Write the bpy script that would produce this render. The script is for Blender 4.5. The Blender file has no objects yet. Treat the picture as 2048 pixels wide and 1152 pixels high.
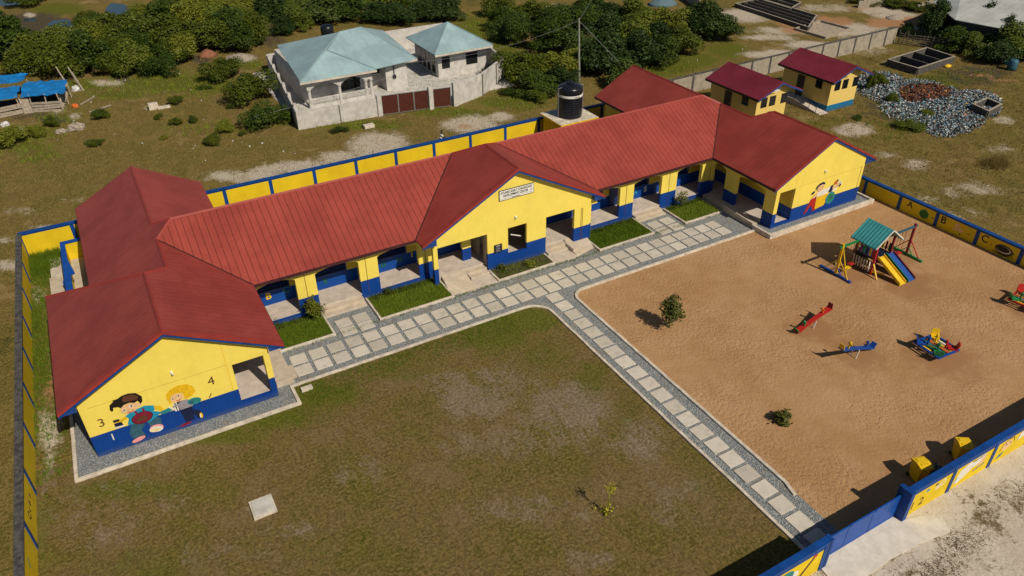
import bpy, bmesh, math, random
import numpy as np
from mathutils import Vector, Matrix
random.seed(7); np.random.seed(7)
S = bpy.context.scene
COL = S.collection
R = math.radians
# ------------------------------------------------------------------ camera
H = 27.0; F = 1515.5; YAW, PITCH, ROLL = .50815, .58890, .01268
cy, sy, cp, sp, cr, sr = math.cos(YAW), math.sin(YAW), math.cos(PITCH), math.sin(PITCH), math.cos(ROLL), math.sin(ROLL)
fw = Vector((sy*cp, cy*cp, -sp)); rt = Vector((cy, -sy, 0)); dn = fw.cross(rt)
rt2 = cr*rt+sr*dn; dn2 = -sr*rt+cr*dn
cd = bpy.data.cameras.new('camera'); cam = bpy.data.objects.new('camera', cd); COL.objects.link(cam)
m = Matrix((rt2, -dn2, -fw)).transposed().to_4x4(); m.translation = Vector((0, 0, H)); cam.matrix_world = m
cd.sensor_width = 36; cd.lens = 36*F/2048; cd.clip_end = 3000; cd.clip_start = .5
S.camera = cam
def at(x, y, z=0):
    """ground point seen at a place in the photograph (on the level z)"""
    d = (x-1024)/F*rt2+(y-576)/F*dn2+fw; t = (z-H)/d.z
    return d.x*t, d.y*t
# ------------------------------------------------------------------ light
SUN = Vector((.25, -1.0, 1.0)).normalized()
el = math.asin(SUN.z); az = math.atan2(SUN.x, SUN.y)
W = bpy.data.worlds.new('World'); S.world = W; W.use_nodes = True
nt = W.node_tree; bg = nt.nodes['Background']; sky = nt.nodes.new('ShaderNodeTexSky')
sky.sky_type = 'NISHITA'; sky.sun_disc = False; sky.sun_elevation = el; sky.sun_rotation = az
sky.air_density = 1.0; sky.dust_density = .6; sky.ozone_density = 1.2
nt.links.new(sky.outputs[0], bg.inputs[0]); bg.inputs[1].default_value = .05
sd = bpy.data.lights.new('sun', 'SUN'); sd.energy = 4.6; sd.angle = R(.5); sd.color = (1, .89, .72)
so = bpy.data.objects.new('sun', sd); COL.objects.link(so); so.rotation_euler = SUN.to_track_quat('Z', 'Y').to_euler(); so.location = (60, -40, 80)
S.view_settings.view_transform = 'Standard'; S.view_settings.look = 'None'; S.view_settings.gamma = 1; S.view_settings.exposure = -.16
S.render.engine = 'CYCLES'
# ------------------------------------------------------------------ materials
MT = {}
def nodes(name):
    m = bpy.data.materials.new(name); m.use_nodes = True; t = m.node_tree; b = t.nodes['Principled BSDF']
    return m, t, b
def rgb(c): return (c[0], c[1], c[2], 1)
def NN(t, typ, **kw):
    n = t.nodes.new(typ)
    for k, v in kw.items(): setattr(n, k, v)
    return n
def noise(t, vec, scale, detail=4, rough=.6):
    n = NN(t, 'ShaderNodeTexNoise'); n.inputs['Scale'].default_value = scale; n.inputs['Detail'].default_value = detail; n.inputs['Roughness'].default_value = rough
    t.links.new(vec, n.inputs['Vector']); return n.outputs['Fac']
def ramp(t, fac, stops):
    n = NN(t, 'ShaderNodeValToRGB'); cr_ = n.color_ramp
    while len(cr_.elements) > 1: cr_.elements.remove(cr_.elements[-1])
    cr_.elements[0].position = stops[0][0]; cr_.elements[0].color = rgb(stops[0][1])
    for p, c in stops[1:]: e = cr_.elements.new(p); e.color = rgb(c)
    t.links.new(fac, n.inputs[0]); return n.outputs[0]
def fr(t, fac, a, b):
    n = NN(t, 'ShaderNodeMapRange', interpolation_type='SMOOTHSTEP'); n.inputs[1].default_value = a; n.inputs[2].default_value = b
    t.links.new(fac, n.inputs[0]); return n.outputs[0]
def mix(t, fac, a, b, mode='MIX'):
    n = NN(t, 'ShaderNodeMix', data_type='RGBA', blend_type=mode)
    for s, v in ((n.inputs[0], fac), (n.inputs[6], a), (n.inputs[7], b)):
        if hasattr(v, 'links') or isinstance(v, bpy.types.NodeSocket): t.links.new(v, s)
        elif isinstance(v, (int, float)): s.default_value = v
        else: s.default_value = rgb(v)
    return n.outputs[2]
def mth(t, op, a, b=0):
    n = NN(t, 'ShaderNodeMath', operation=op)
    for s, v in ((n.inputs[0], a), (n.inputs[1], b)):
        if isinstance(v, bpy.types.NodeSocket): t.links.new(v, s)
        else: s.default_value = v
    return n.outputs[0]
def bump(t, b, h, strength, dist):
    n = NN(t, 'ShaderNodeBump'); n.inputs['Strength'].default_value = strength; n.inputs['Distance'].default_value = dist
    t.links.new(h, n.inputs['Height']); t.links.new(n.outputs[0], b.inputs['Normal'])
def pos(t): return NN(t, 'ShaderNodeNewGeometry').outputs['Position']
def M(name, c, var=.12, scale=3, rough=.75, bmp=0, bs=30, c2=None, metal=0, spec=.4, stain=0):
    if name in MT: return MT[name]
    m, t, b = nodes(name); p = pos(t)
    lo = tuple(x*(1-var) for x in c); hi = tuple(min(1, x*(1+var)) for x in c)
    if c2: lo, hi = c, c2
    col = mix(t, fr(t, noise(t, p, scale), .3, .7), lo, hi)
    if stain:
        col = mix(t, mth(t, 'MULTIPLY', fr(t, noise(t, p, .9, 6, .7), .5, .75), stain), col, tuple(x*.45 for x in c))
        col = mix(t, mth(t, 'MULTIPLY', fr(t, noise(t, p, 9, 4, .7), .52, .8), stain*.6), col, tuple(x*.6 for x in c))
    t.links.new(col, b.inputs['Base Color']); b.inputs['Roughness'].default_value = rough; b.inputs['Metallic'].default_value = metal
    b.inputs['Specular IOR Level'].default_value = spec
    if bmp: bump(t, b, noise(t, p, bs, 3), 1, bmp)
    MT[name] = m; return m
def wall_paint(name, top, low, split, var=.05, cream=None):
    """two paint colours, one above the other, with grime and a hand-cut edge"""
    m, t, b = nodes(name); p = pos(t); sx = NN(t, 'ShaderNodeSeparateXYZ'); t.links.new(p, sx.inputs[0])
    z = mth(t, 'ADD', sx.outputs[2], mth(t, 'MULTIPLY', mth(t, 'SUBTRACT', noise(t, p, 2.5), .5), .03))
    f = fr(t, z, split-.012, split+.012)
    n1 = fr(t, noise(t, p, .7, 5, .7), .35, .7)
    a = mix(t, n1, top, tuple(x*(1-var*1.8) for x in top))
    a = mix(t, mth(t, 'MULTIPLY', fr(t, noise(t, p, 6, 4, .7), .5, .8), .25), a, tuple(x*.8 for x in top))
    l = mix(t, n1, low, tuple(x*(1+var*1.5) for x in low))
    foot = mth(t, 'SUBTRACT', 1, fr(t, mth(t, 'SUBTRACT', sx.outputs[2], mth(t, 'MULTIPLY', noise(t, p, 3, 5, .7), .5)), -.22, .18))
    sv = NN(t, 'ShaderNodeMapping'); sv.inputs['Scale'].default_value = (5, 5, .5); t.links.new(p, sv.inputs[0]); rs_ = noise(t, sv.outputs[0], 1, 5, .7)
    a = mix(t, mth(t, 'MULTIPLY', fr(t, rs_, .52, .75), .3), a, tuple(x*.72 for x in top)); l = mix(t, mth(t, 'MULTIPLY', fr(t, rs_, .5, .75), .4), l, (low[0]+.002, low[1]*1.5, low[2]*1.25))
    l = mix(t, mth(t, 'MULTIPLY', foot, .45), l, (.07, .09, .13))
    t.links.new(mix(t, f, l, a), b.inputs['Base Color']); b.inputs['Roughness'].default_value = .62; b.inputs['Specular IOR Level'].default_value = .3
    bump(t, b, noise(t, p, 14, 4), .6, .012); MT[name] = m; return m
YEL = (.84, .675, .12); BLU = (.0005, .040, .235)
YW = (.70, .50, .008)
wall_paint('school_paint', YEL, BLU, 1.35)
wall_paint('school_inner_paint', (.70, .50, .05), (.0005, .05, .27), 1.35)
M('yellow_wall', YW, .08, .8, stain=.16, rough=.7, bmp=.006)
M('blue_band', (.0005, .048, .235), .2, 2, .55, .004)
M('dusty_band', (.03, .03, .036), .3, 5, .9, .01, c2=(.10, .095, .085))
def roof_mat(name, c, seam=.5, dark=.55, rough=.42, rib=.17, streak=.25, edge=.0, spec=.18):
    m, t, b = nodes(name); p = pos(t); uv = NN(t, 'ShaderNodeUVMap'); sx = NN(t, 'ShaderNodeSeparateXYZ'); t.links.new(uv.outputs[0], sx.inputs[0])
    u, v = sx.outputs[0], sx.outputs[1]
    fs = mth(t, 'FRACT', mth(t, 'DIVIDE', u, seam)); ds = mth(t, 'ABSOLUTE', mth(t, 'SUBTRACT', fs, .5))
    line = mth(t, 'SUBTRACT', 1, fr(t, ds, .010/seam, .030/seam))
    sc = NN(t, 'ShaderNodeCombineXYZ'); t.links.new(mth(t, 'MULTIPLY', u, 3), sc.inputs[0]); t.links.new(mth(t, 'MULTIPLY', v, .35), sc.inputs[1])
    st = noise(t, sc.outputs[0], 1.2, 5, .65)
    col = mix(t, fr(t, noise(t, p, .35, 6, .7), .35, .65), tuple(min(1, x*1.06+.004) for x in c), tuple(x*.82 for x in c))
    col = mix(t, mth(t, 'MULTIPLY', fr(t, noise(t, p, 3.5, 6, .8), .56, .72), .18), col, tuple(x*.62+.008 for x in c))
    col = mix(t, mth(t, 'MULTIPLY', fr(t, st, .5, .85), streak), col, tuple(x*.62 for x in c))
    panel = NN(t, 'ShaderNodeTexWhiteNoise', noise_dimensions='1D'); t.links.new(mth(t, 'FLOOR', mth(t, 'DIVIDE', u, seam)), panel.inputs['W'])
    col = mix(t, mth(t, 'MULTIPLY', panel.outputs['Value'], .13), col, tuple(x*.55 for x in c))
    col = mix(t, mth(t, 'MULTIPLY', line, dark), col, tuple(x*.22 for x in c))
    t.links.new(col, b.inputs['Base Color']); b.inputs['Roughness'].default_value = rough; b.inputs['Specular IOR Level'].default_value = spec
    wv = mth(t, 'SINE', mth(t, 'MULTIPLY', u, 2*math.pi/rib))
    lap = fr(t, mth(t, 'FRACT', mth(t, 'DIVIDE', v, 1.9)), 0, .03)
    hgt = mth(t, 'ADD', mth(t, 'ADD', mth(t, 'MULTIPLY', wv, .5), mth(t, 'MULTIPLY', line, 1.6)), mth(t, 'ADD', mth(t, 'MULTIPLY', noise(t, p, 1.3, 3), 1.4), mth(t, 'MULTIPLY', lap, .5)))
    bump(t, b, hgt, .3, .02); MT[name] = m; return m
roof_mat('red_roof', (.315, .057, .044), seam=.4, dark=.7, streak=.10)
roof_mat('red_roof_wing', (.29, .050, .039), seam=.4, dark=.22, streak=.14)
roof_mat('maroon_roof', (.19, .024, .040), seam=.22, dark=.35, rough=.35)
roof_mat('teal_roof', (.30, .43, .47), seam=.7, dark=.18, rough=.35, streak=.35)
roof_mat('pale_roof', (.5, .52, .5), seam=.9, dark=.25, rough=.4, streak=.7)
M('red_trim', (.27, .035, .026), .12, 1.5, .5)
M('blue_soffit', (.012, .05, .22), .15, 2, .6)
M('concrete_floor', (.52, .45, .39), .12, 2, .8, .004, stain=.25)
M('concrete_pink', (.50, .42, .33), .12, 2.2, .85, .005, stain=.3)
M('beige_wall', (.34, .28, .2), .1, 2, .8)
M('kerb_mat', (.56, .50, .42), .2, 3, .85, .02, 12, stain=.45)
M('slab_mat', (.47, .41, .33), .16, 1.6, .85, .006, 20, stain=.35)
M('blue_shutter', (.001, .022, .13), .2, 3, .5); M('dark_glass', (.008, .009, .012), .3, 2, .12, spec=.6)
M('dark_hole', (.012, .011, .01), .3, 2, .9)
M('white_paint', (.75, .74, .70), .06, 4, .5)
M('black_paint', (.012, .012, .014), .1, 4, .5)
M('brown_door', (.05, .018, .012), .15, 4, .5)
M('steel', (.35, .36, .36), .1, 4, .4, metal=.6)
for n_, c_ in (('red', (.42, .018, .012)), ('blue', (.006, .06, .30)), ('yellow', (.72, .46, .01)), ('green', (.012, .20, .06)), ('orange', (.6, .13, .02)), ('white', (.7, .68, .62)), ('dark', (.02, .02, .022)), ('teal', (.02, .2, .22)),
               ('skin', (.72, .46, .24)), ('sky', (.01, .25, .42)), ('maroon', (.19, .01, .03)), ('jeans', (.03, .1, .15)), ('pink', (.72, .3, .32)), ('grey', (.28, .25, .3)), ('gold', (.72, .44, .01)), ('brown', (.1, .04, .02)), ('navy', (.006, .012, .05)), ('outline', (.01, .008, .006)), ('cream', (.72, .6, .36)), ('leafgreen', (.01, .12, .02))):
    M('p_'+n_, c_, .14, 6, .5, stain=.12)
M('grey_render', (.51, .495, .47), .15, 1.5, .9, .02, 8, stain=.65)
M('block_wall', (.33, .29, .23), .15, 2, .9, .02, 8, stain=.6)
M('weathered_wood', (.34, .29, .23), .3, 6, .9, .01, 20)
M('pole_wood', (.23, .25, .20), .2, 5, .85)
M('trunk_bark', (.07, .05, .035), .3, 5, .95, .02)
M('tarp', (.008, .17, .48), .25, 1.5, .45, .05, 2)
M('black_tank', (.010, .012, .018), .2, 2, .28)
M('dark_stone', (.03, .03, .03), .5, 6, .95, .02, 12, c2=(.12, .11, .10))
def foliage(name, c1, c2, c3):
    m, t, b = nodes(name); p = pos(t); oi = NN(t, 'ShaderNodeObjectInfo')
    col = mix(t, fr(t, noise(t, p, 1.6, 4, .7), .3, .7), c1, c2)
    col = mix(t, mth(t, 'MULTIPLY', fr(t, noise(t, p, 7, 2), .5, .75), .7), col, c3)
    col = mix(t, mth(t, 'MULTIPLY', oi.outputs['Random'], .35), col, c1)
    col = mix(t, mth(t, 'MULTIPLY', fr(t, mth(t, 'FRACT', mth(t, 'MULTIPLY', oi.outputs['Random'], 7.3)), .6, .95), .5), col, tuple(x*1.1 for x in c3))
    t.links.new(col, b.inputs['Base Color']); b.inputs['Roughness'].default_value = .55; b.inputs['Specular IOR Level'].default_value = .25
    tr = NN(t, 'ShaderNodeBsdfTranslucent'); t.links.new(col, tr.inputs[0]); ms = NN(t, 'ShaderNodeMixShader'); ms.inputs[0].default_value = .25
    t.links.new(b.outputs[0], ms.inputs[1]); t.links.new(tr.outputs[0], ms.inputs[2]); t.links.new(ms.outputs[0], t.nodes['Material Output'].inputs[0])
    MT[name] = m; return m
foliage('leaf_dark', (.022, .048, .005), (.075, .115, .011), (.18, .21, .025))
foliage('leaf_olive', (.04, .065, .005), (.12, .15, .011), (.26, .27, .03))
foliage('leaf_deep', (.012, .034, .007), (.045, .082, .013), (.12, .16, .03))
foliage('grass_green', (.09, .16, .010), (.17, .25, .018), (.27, .33, .04))
foliage('grass_dry', (.17, .125, .035), (.27, .20, .065), (.36, .29, .12))
foliage('leaf_yellow', (.35, .33, .02), (.45, .40, .02), (.25, .3, .03))
foliage('mango_leaf', (.05, .075, .012), (.11, .12, .02), (.25, .18, .05))
# ------------------------------------------------------------------ mesh helpers
class B:
    def __init__(s): s.v = []; s.f = []; s.m = []; s.uv = {}; s.mi = 0
    def face(s, pts, uv=None):
        i = len(s.v); s.v += [tuple(p) for p in pts]; s.f.append(list(range(i, i+len(pts)))); s.m.append(s.mi)
        if uv: s.uv[len(s.f)-1] = uv
    def box(s, x0, x1, y0, y1, z0, z1):
        i = len(s.v); s.v += [(x, y, z) for z in (z0, z1) for y in (y0, y1) for x in (x0, x1)]
        for q in ((0, 2, 3, 1), (4, 5, 7, 6), (0, 1, 5, 4), (2, 6, 7, 3), (0, 4, 6, 2), (1, 3, 7, 5)): s.f.append([i+k for k in q]); s.m.append(s.mi)
        return s
    def ext(s, pts, vec):
        n = len(pts); i = len(s.v); vec = Vector(vec); s.v += [tuple(p) for p in pts]+[tuple(Vector(p)+vec) for p in pts]
        s.f.append([i+k for k in range(n)]); s.f.append([i+n+k for k in range(n)][::-1]); s.m += [s.mi]*2
        for k in range(n): s.f.append([i+k, i+n+k, i+n+(k+1) % n, i+(k+1) % n]); s.m.append(s.mi)
        return s
    def bar(s, a, b, w, h=None, up=(0, 0, 1)):
        a = Vector(a); b = Vector(b); d = (b-a).normalized(); h = h or w; u = Vector(up)
        if abs(d.dot(u)) > .98: u = Vector((1, 0, 0))
        x = d.cross(u).normalized(); y = x.cross(d).normalized()
        return s.ext([a+x*w/2*i+y*h/2*j for i, j in ((-1, -1), (1, -1), (1, 1), (-1, 1))], b-a)
    def tube(s, a, b, r0, r1=None, n=8):
        a = Vector(a); b = Vector(b); r1 = r0 if r1 is None else r1; d = (b-a).normalized(); u = Vector((0, 0, 1)) if abs(d.z) < .95 else Vector((1, 0, 0))
        x = d.cross(u).normalized(); y = x.cross(d); i = len(s.v)
        for c, r in ((a, r0), (b, r1)): s.v += [tuple(c+(x*math.cos(t)+y*math.sin(t))*r) for t in [2*math.pi*k/n for k in range(n)]]
        for k in range(n): s.f.append([i+k, i+(k+1) % n, i+n+(k+1) % n, i+n+k]); s.m.append(s.mi)
        s.f.append([i+k for k in range(n)][::-1]); s.f.append([i+n+k for k in range(n)]); s.m += [s.mi]*2
        return s
    def path(s, pts, r, n=6):
        for a, b in zip(pts, pts[1:]): s.tube(a, b, r, r, n)
        return s
    def lathe(s, prof, c=(0, 0, 0), n=24):
        i = len(s.v)
        for r, z in prof: s.v += [(c[0]+r*math.cos(t), c[1]+r*math.sin(t), c[2]+z) for t in [2*math.pi*k/n for k in range(n)]]
        for j in range(len(prof)-1):
            for k in range(n): a = i+j*n; s.f.append([a+k, a+(k+1) % n, a+n+(k+1) % n, a+n+k]); s.m.append(s.mi)
        s.f.append([i+k for k in range(n)][::-1]); s.f.append([i+(len(prof)-1)*n+k for k in range(n)]); s.m += [s.mi]*2
        return s
    def ball(s, c, rx, ry, rz, n=10):
        prof = [(math.sin(math.pi*k/(n//2+1)), -math.cos(math.pi*k/(n//2+1))) for k in range(1, n//2+1)]
        i = len(s.v); s.lathe([(r, z) for r, z in prof], n=n)
        for k in range(i, len(s.v)): x, y, z = s.v[k]; s.v[k] = (c[0]+x*rx, c[1]+y*ry, c[2]+z*rz)
        return s
    def build(s, name, mat, parent=None, smooth=False, local=False, bevel=0):
        me = bpy.data.meshes.new(name); o = bpy.data.objects.new(name, me)
        off = Vector((0, 0, 0))
        if parent is not None:
            o.parent = parent
            if not local:
                q = parent
                while q is not None: off += q.location; q = q.parent
        elif not local and s.v:
            a = np.array(s.v); off = Vector((float((a[:, 0].min()+a[:, 0].max())/2), float((a[:, 1].min()+a[:, 1].max())/2), float(a[:, 2].min())))
            o.location = off
        vs = [tuple(Vector(v)-off) for v in s.v] if off.length else s.v
        me.from_pydata(vs, [], s.f)
        mats = mat if isinstance(mat, (list, tuple)) else [mat]
        for k in mats: me.materials.append(MT[k])
        if len(mats) > 1: me.polygons.foreach_set('material_index', s.m)
        if s.uv:
            l = me.uv_layers.new(name='UVMap')
            for fi, u in s.uv.items():
                for li, c in zip(me.polygons[fi].loop_indices, u): l.data[li].uv = c
        bm = bmesh.new(); bm.from_mesh(me)
        if not s.uv: bmesh.ops.recalc_face_normals(bm, faces=bm.faces)
        bm.to_mesh(me); bm.free()
        if smooth: me.polygons.foreach_set('use_smooth', [True]*len(me.polygons))
        if bevel:
            md = o.modifiers.new('bevel', 'BEVEL'); md.width = bevel; md.segments = 2; md.limit_method = 'ANGLE'
        COL.objects.link(o); return o
def empty(name, loc, rz=0):
    o = bpy.data.objects.new(name, None); o.location = loc; o.rotation_euler.z = rz; o.empty_display_size = .3; COL.objects.link(o); return o
def tag(o, label, cat, group=None):
    o['label'] = label; o['category'] = cat
    if group: o['group'] = group
    return o
def kind(o, k='structure'): o['kind'] = k; return o
def copy_tree(o, parent=None):
    c = o.copy(); COL.objects.link(c)
    if parent is not None: c.parent = parent
    for ch in [x for x in bpy.data.objects if x.parent == o]: copy_tree(ch, c)
    return c
def text(name, body, size, mat, loc, rot, parent=None, thick=.004, align='CENTER', sx=1, bold=0):
    cu = bpy.data.curves.new(name, 'FONT'); cu.body = body; cu.size = size; cu.extrude = thick; cu.align_x = align; cu.align_y = 'CENTER'; cu.offset = bold
    o = bpy.data.objects.new(name, cu); COL.objects.link(o)
    me = bpy.data.meshes.new_from_object(o); bpy.data.objects.remove(o); bpy.data.curves.remove(cu)
    me.materials.clear(); me.materials.append(MT[mat]); o = bpy.data.objects.new(name, me); COL.objects.link(o)
    o.rotation_euler = rot; o.scale = (sx, 1, 1)
    off = Vector((0, 0, 0))
    if parent is not None: o.parent = parent; off = parent.location
    o.location = Vector(loc)-off; return o
# ------------------------------------------------------------------ ground with patches of bare sand, mud, laterite and fresh grass
def ell(l):
    out = []
    for cx, cy_, rx, ry, *st in l:
        c = np.array(at(cx, cy_)); a = np.array(at(cx+rx, cy_))-c; b = (np.array(at(cx, cy_+ry))-np.array(at(cx, cy_-ry)))/2
        out.append((c, np.linalg.inv(np.array([a, b]).T), st[0] if st else 1))
    return out
def mask(P, ells):
    r = np.zeros(len(P))
    for c, inv, s in ells:
        q = (P-c)@inv.T; d = np.sqrt((q**2).sum(1)); r = np.maximum(r, s*np.clip(1.5-d, 0, 1))
    return r
SANDP = ell([(760, 288, 62, 26, 1.2), (730, 300, 40, 16, 1.1), (940, 247, 65, 20), (1000, 235, 30, 12), (500, 352, 110, 15), (600, 332, 70, 13), (680, 315, 60, 14), (560, 340, 80, 12), (1710, 258, 45, 15), (1700, 262, 30, 10), (1380, 170, 60, 10, .9),
  (1320, 180, 40, 12, .8), (1440, 145, 30, 8), (1550, 108, 70, 10), (1620, 90, 60, 9), (1700, 60, 90, 16), (1560, 62, 80, 10, .8), (1490, 30, 60, 16), (1790, 30, 50, 14), (1440, 60, 25, 8), (1540, 75, 60, 8, .9), (1860, 55, 40, 8), (1750, 20, 40, 8), (1950, 15, 60, 8),
  (120, 215, 30, 14, .7), (480, 117, 34, 10), (215, 165, 40, 8, .9), (60, 30, 14, 6), (40, 420, 50, 10, .6), (15, 530, 40, 14, .9), (100, 455, 55, 8, .7), (150, 400, 50, 6, .6), (10, 480, 30, 10, .7),
  (1830, 330, 40, 14, .75), (1760, 310, 40, 10, .75), (1950, 380, 80, 20, .66), (2000, 300, 40, 14, .6), (2010, 240, 30, 10, .8), (1850, 400, 40, 12, .62), (1930, 430, 60, 18, .6), (1115, 14, 28, 7), (1650, 16, 80, 10, .7), (1380, 30, 20, 10, .7),
  (150, 232, 12, 10), (305, 215, 28, 6, .8), (1740, 100, 60, 14, .6), (1790, 125, 30, 8, .6), (100, 860, 26, 55, 1), (100, 925, 22, 26, .9), (95, 960, 18, 20, .8), (75, 590, 22, 22, .9), (270, 110, 20, 6, .7), (560, 120, 10, 5)])
GREENP = ell([(330, 165, 110, 22), (410, 170, 60, 20), (240, 190, 60, 10), (120, 18, 60, 14), (500, 130, 30, 12), (560, 235, 60, 16), (950, 70, 50, 40), (1000, 25, 40, 20), (1010, 90, 40, 20), (1390, 120, 60, 20), (1450, 100, 50, 18), (1330, 140, 50, 14), (1000, 205, 60, 12), (900, 225, 80, 10), (720, 250, 90, 10),
  (60, 300, 60, 30, .8), (30, 60, 40, 10), (1650, 245, 50, 10, .7), (1800, 250, 50, 20, .8), (1880, 160, 60, 16, .9), (1960, 150, 50, 14, .8), (1780, 200, 40, 20, .6), (90, 530, 40, 30), (72, 640, 20, 50), (75, 720, 18, 50), (120, 235, 40, 14, .8), (70, 265, 70, 14, .7), (170, 170, 40, 10), (1100, 120, 60, 14),
  (1600, 1130, 1, 1), (620, 180, 20, 14), (1040, 200, 60, 20), (420, 260, 80, 14, .55), (60, 820, 16, 60, .7), (80, 1050, 20, 90, .5)])
MUDP = ell([(50, 45, 110, 22), (110, 60, 50, 22), (20, 70, 60, 16), (250, 40, 50, 24), (240, 160, 30, 10, .9), (400, 118, 24, 10), (560, 50, 40, 30, .7), (540, 80, 40, 18, .8), (40, 225, 80, 16, .8), (110, 240, 50, 10, .7), (1450, 20, 30, 10, .6), (1820, 80, 60, 10, .6), (1950, 150, 90, 24, .8), (1800, 215, 110, 40, .7), (1870, 240, 60, 30, .7), (1340, 200, 40, 10, .5)])
ORANGEP = ell([(1610, 48, 62, 16), (1660, 42, 50, 12), (1590, 60, 30, 8), (1800, 44, 58, 12), (1760, 46, 36, 10), (930, 252, 20, 8, .7), (110, 745, 14, 30, .9), (95, 790, 18, 24, .9), (90, 575, 16, 14, .7), (1960, 150, 30, 5, .7), (2010, 160, 40, 5, .7), (1900, 5, 60, 6, .8), (1720, 15, 40, 8, .6)])
def grid_sheet(name, xs, ys, z, mat, masks, amp=0):
    X, Y = np.meshgrid(xs, ys); P = np.stack([X.ravel(), Y.ravel()], 1); n, k = len(xs), len(ys)
    Z = np.full(len(P), z)
    if amp: Z = z+amp*(np.sin(P[:, 0]*.7+1.3*np.sin(P[:, 1]*.43))*np.cos(P[:, 1]*.61+np.sin(P[:, 0]*.31)))
    i = (np.arange(k-1)[:, None]*n+np.arange(n-1)[None]).ravel(); f = np.stack([i, i+1, i+n+1, i+n], 1)
    me = bpy.data.meshes.new(name); me.vertices.add(len(P)); me.vertices.foreach_set('co', np.column_stack([P, Z]).ravel().astype('f4'))
    me.loops.add(f.size); me.loops.foreach_set('vertex_index', f.ravel().astype('i4')); me.polygons.add(len(f)); me.polygons.foreach_set('loop_start', (np.arange(len(f))*4).astype('i4'))
    me.update(calc_edges=True); me.validate()
    for nm, e in masks.items():
        a = me.attributes.new(nm, 'FLOAT', 'POINT'); a.data.foreach_set('value', mask(P, e).astype('f4'))
    me.materials.append(MT[mat]); o = bpy.data.objects.new(name, me); COL.objects.link(o); return o
def earth(name, base, spot, shade, sc=1, s1=(.34, .29, .225), s2=(.60, .53, .44), o1=(.30, .14, .07), o2=(.42, .24, .13)):
    m, t, b = nodes(name); p = pos(t)
    def att(n): a = NN(t, 'ShaderNodeAttribute', attribute_name=n); return a.outputs['Fac']
    st = NN(t, 'ShaderNodeMapping'); st.inputs['Scale'].default_value = (1, .45, 1); st.inputs['Rotation'].default_value = (0, 0, .35); t.links.new(p, st.inputs[0])
    big = noise(t, p, .16*sc, 4, .6); mid = noise(t, st.outputs[0], .6*sc, 7, .72); mid2 = noise(t, p, 1.7*sc, 6, .75); fine = noise(t, p, 7, 5, .8); vf = noise(t, p, 19, 3, .8)
    bb_ = mth(t, 'ADD', mth(t, 'MULTIPLY', big, .55), mth(t, 'ADD', mth(t, 'MULTIPLY', mid, .2), mth(t, 'MULTIPLY', mid2, .25)))
    bb_ = mth(t, 'ADD', mth(t, 'MULTIPLY', mth(t, 'SUBTRACT', bb_, .5), 3.4), .5)
    col = ramp(t, bb_, base)
    col = mix(t, mth(t, 'MULTIPLY', fr(t, fine, .47, .60), .7), col, spot)
    col = mix(t, mth(t, 'MULTIPLY', fr(t, mth(t, 'ADD', mth(t, 'MULTIPLY', vf, .5), mth(t, 'MULTIPLY', fine, .5)), .48, .40), .6), col, shade)
    br = mth(t, 'ADD', mth(t, 'MULTIPLY', mid, .35), mth(t, 'ADD', mth(t, 'MULTIPLY', mid2, .25), mth(t, 'ADD', mth(t, 'MULTIPLY', fine, .2), mth(t, 'MULTIPLY', noise(t, p, .22, 5, .7), .2))))
    br = mth(t, 'MULTIPLY', mth(t, 'SUBTRACT', br, .5), 4.2)
    def lay(col, at_, c1, c2, lo=.42, hi=.62, s=1):
        f = fr(t, mth(t, 'ADD', att(at_), br), lo, hi); return mix(t, mth(t, 'MULTIPLY', f, s) if s < 1 else f, col, mix(t, fr(t, fine, .4, .6), c1, c2))
    col = lay(col, 'green', (.055, .075, .008), (.13, .14, .018), .25, 1.0, .85)
    col = lay(col, 'mud', (.035, .028, .02), (.10, .083, .062), .4, .9, .9)
    col = lay(col, 'sand', s1, s2, .4, 1.0, .92)
    col = lay(col, 'orange', o1, o2, .4, .9, .9)
    t.links.new(col, b.inputs['Base Color']); b.inputs['Roughness'].default_value = .95; b.inputs['Specular IOR Level'].default_value = .05
    bump(t, b, mth(t, 'ADD', mth(t, 'ADD', fine, mth(t, 'MULTIPLY', vf, .6)), mth(t, 'MULTIPLY', mid2, 1.5)), .7, .06); MT[name] = m
earth('earth', [(.1, (.055, .055, .010)), (.27, (.15, .115, .03)), (.38, (.085, .078, .015)), (.5, (.19, .138, .042)), (.6, (.115, .09, .024)), (.72, (.15, .10, .035)), (.85, (.27, .20, .09)), (.96, (.17, .125, .06))], (.28, .205, .075), (.04, .034, .009))
ax = lambda a, b, s: list(np.arange(a, b, s))
xs = [-700, -400, -250, -150, -100, -70, -50]+ax(-40, 150, .6)+[160, 180, 220, 300, 450, 800]
ys = [-300, -150, -80, -40, -20, -8]+ax(0, 150, .6)+[155, 165, 180, 220, 300, 450, 900]
MK = {'sand': SANDP, 'green': GREENP, 'mud': MUDP, 'orange': ORANGEP}
kind(grid_sheet('ground', xs, ys, 0, 'earth', MK, 0))
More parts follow.
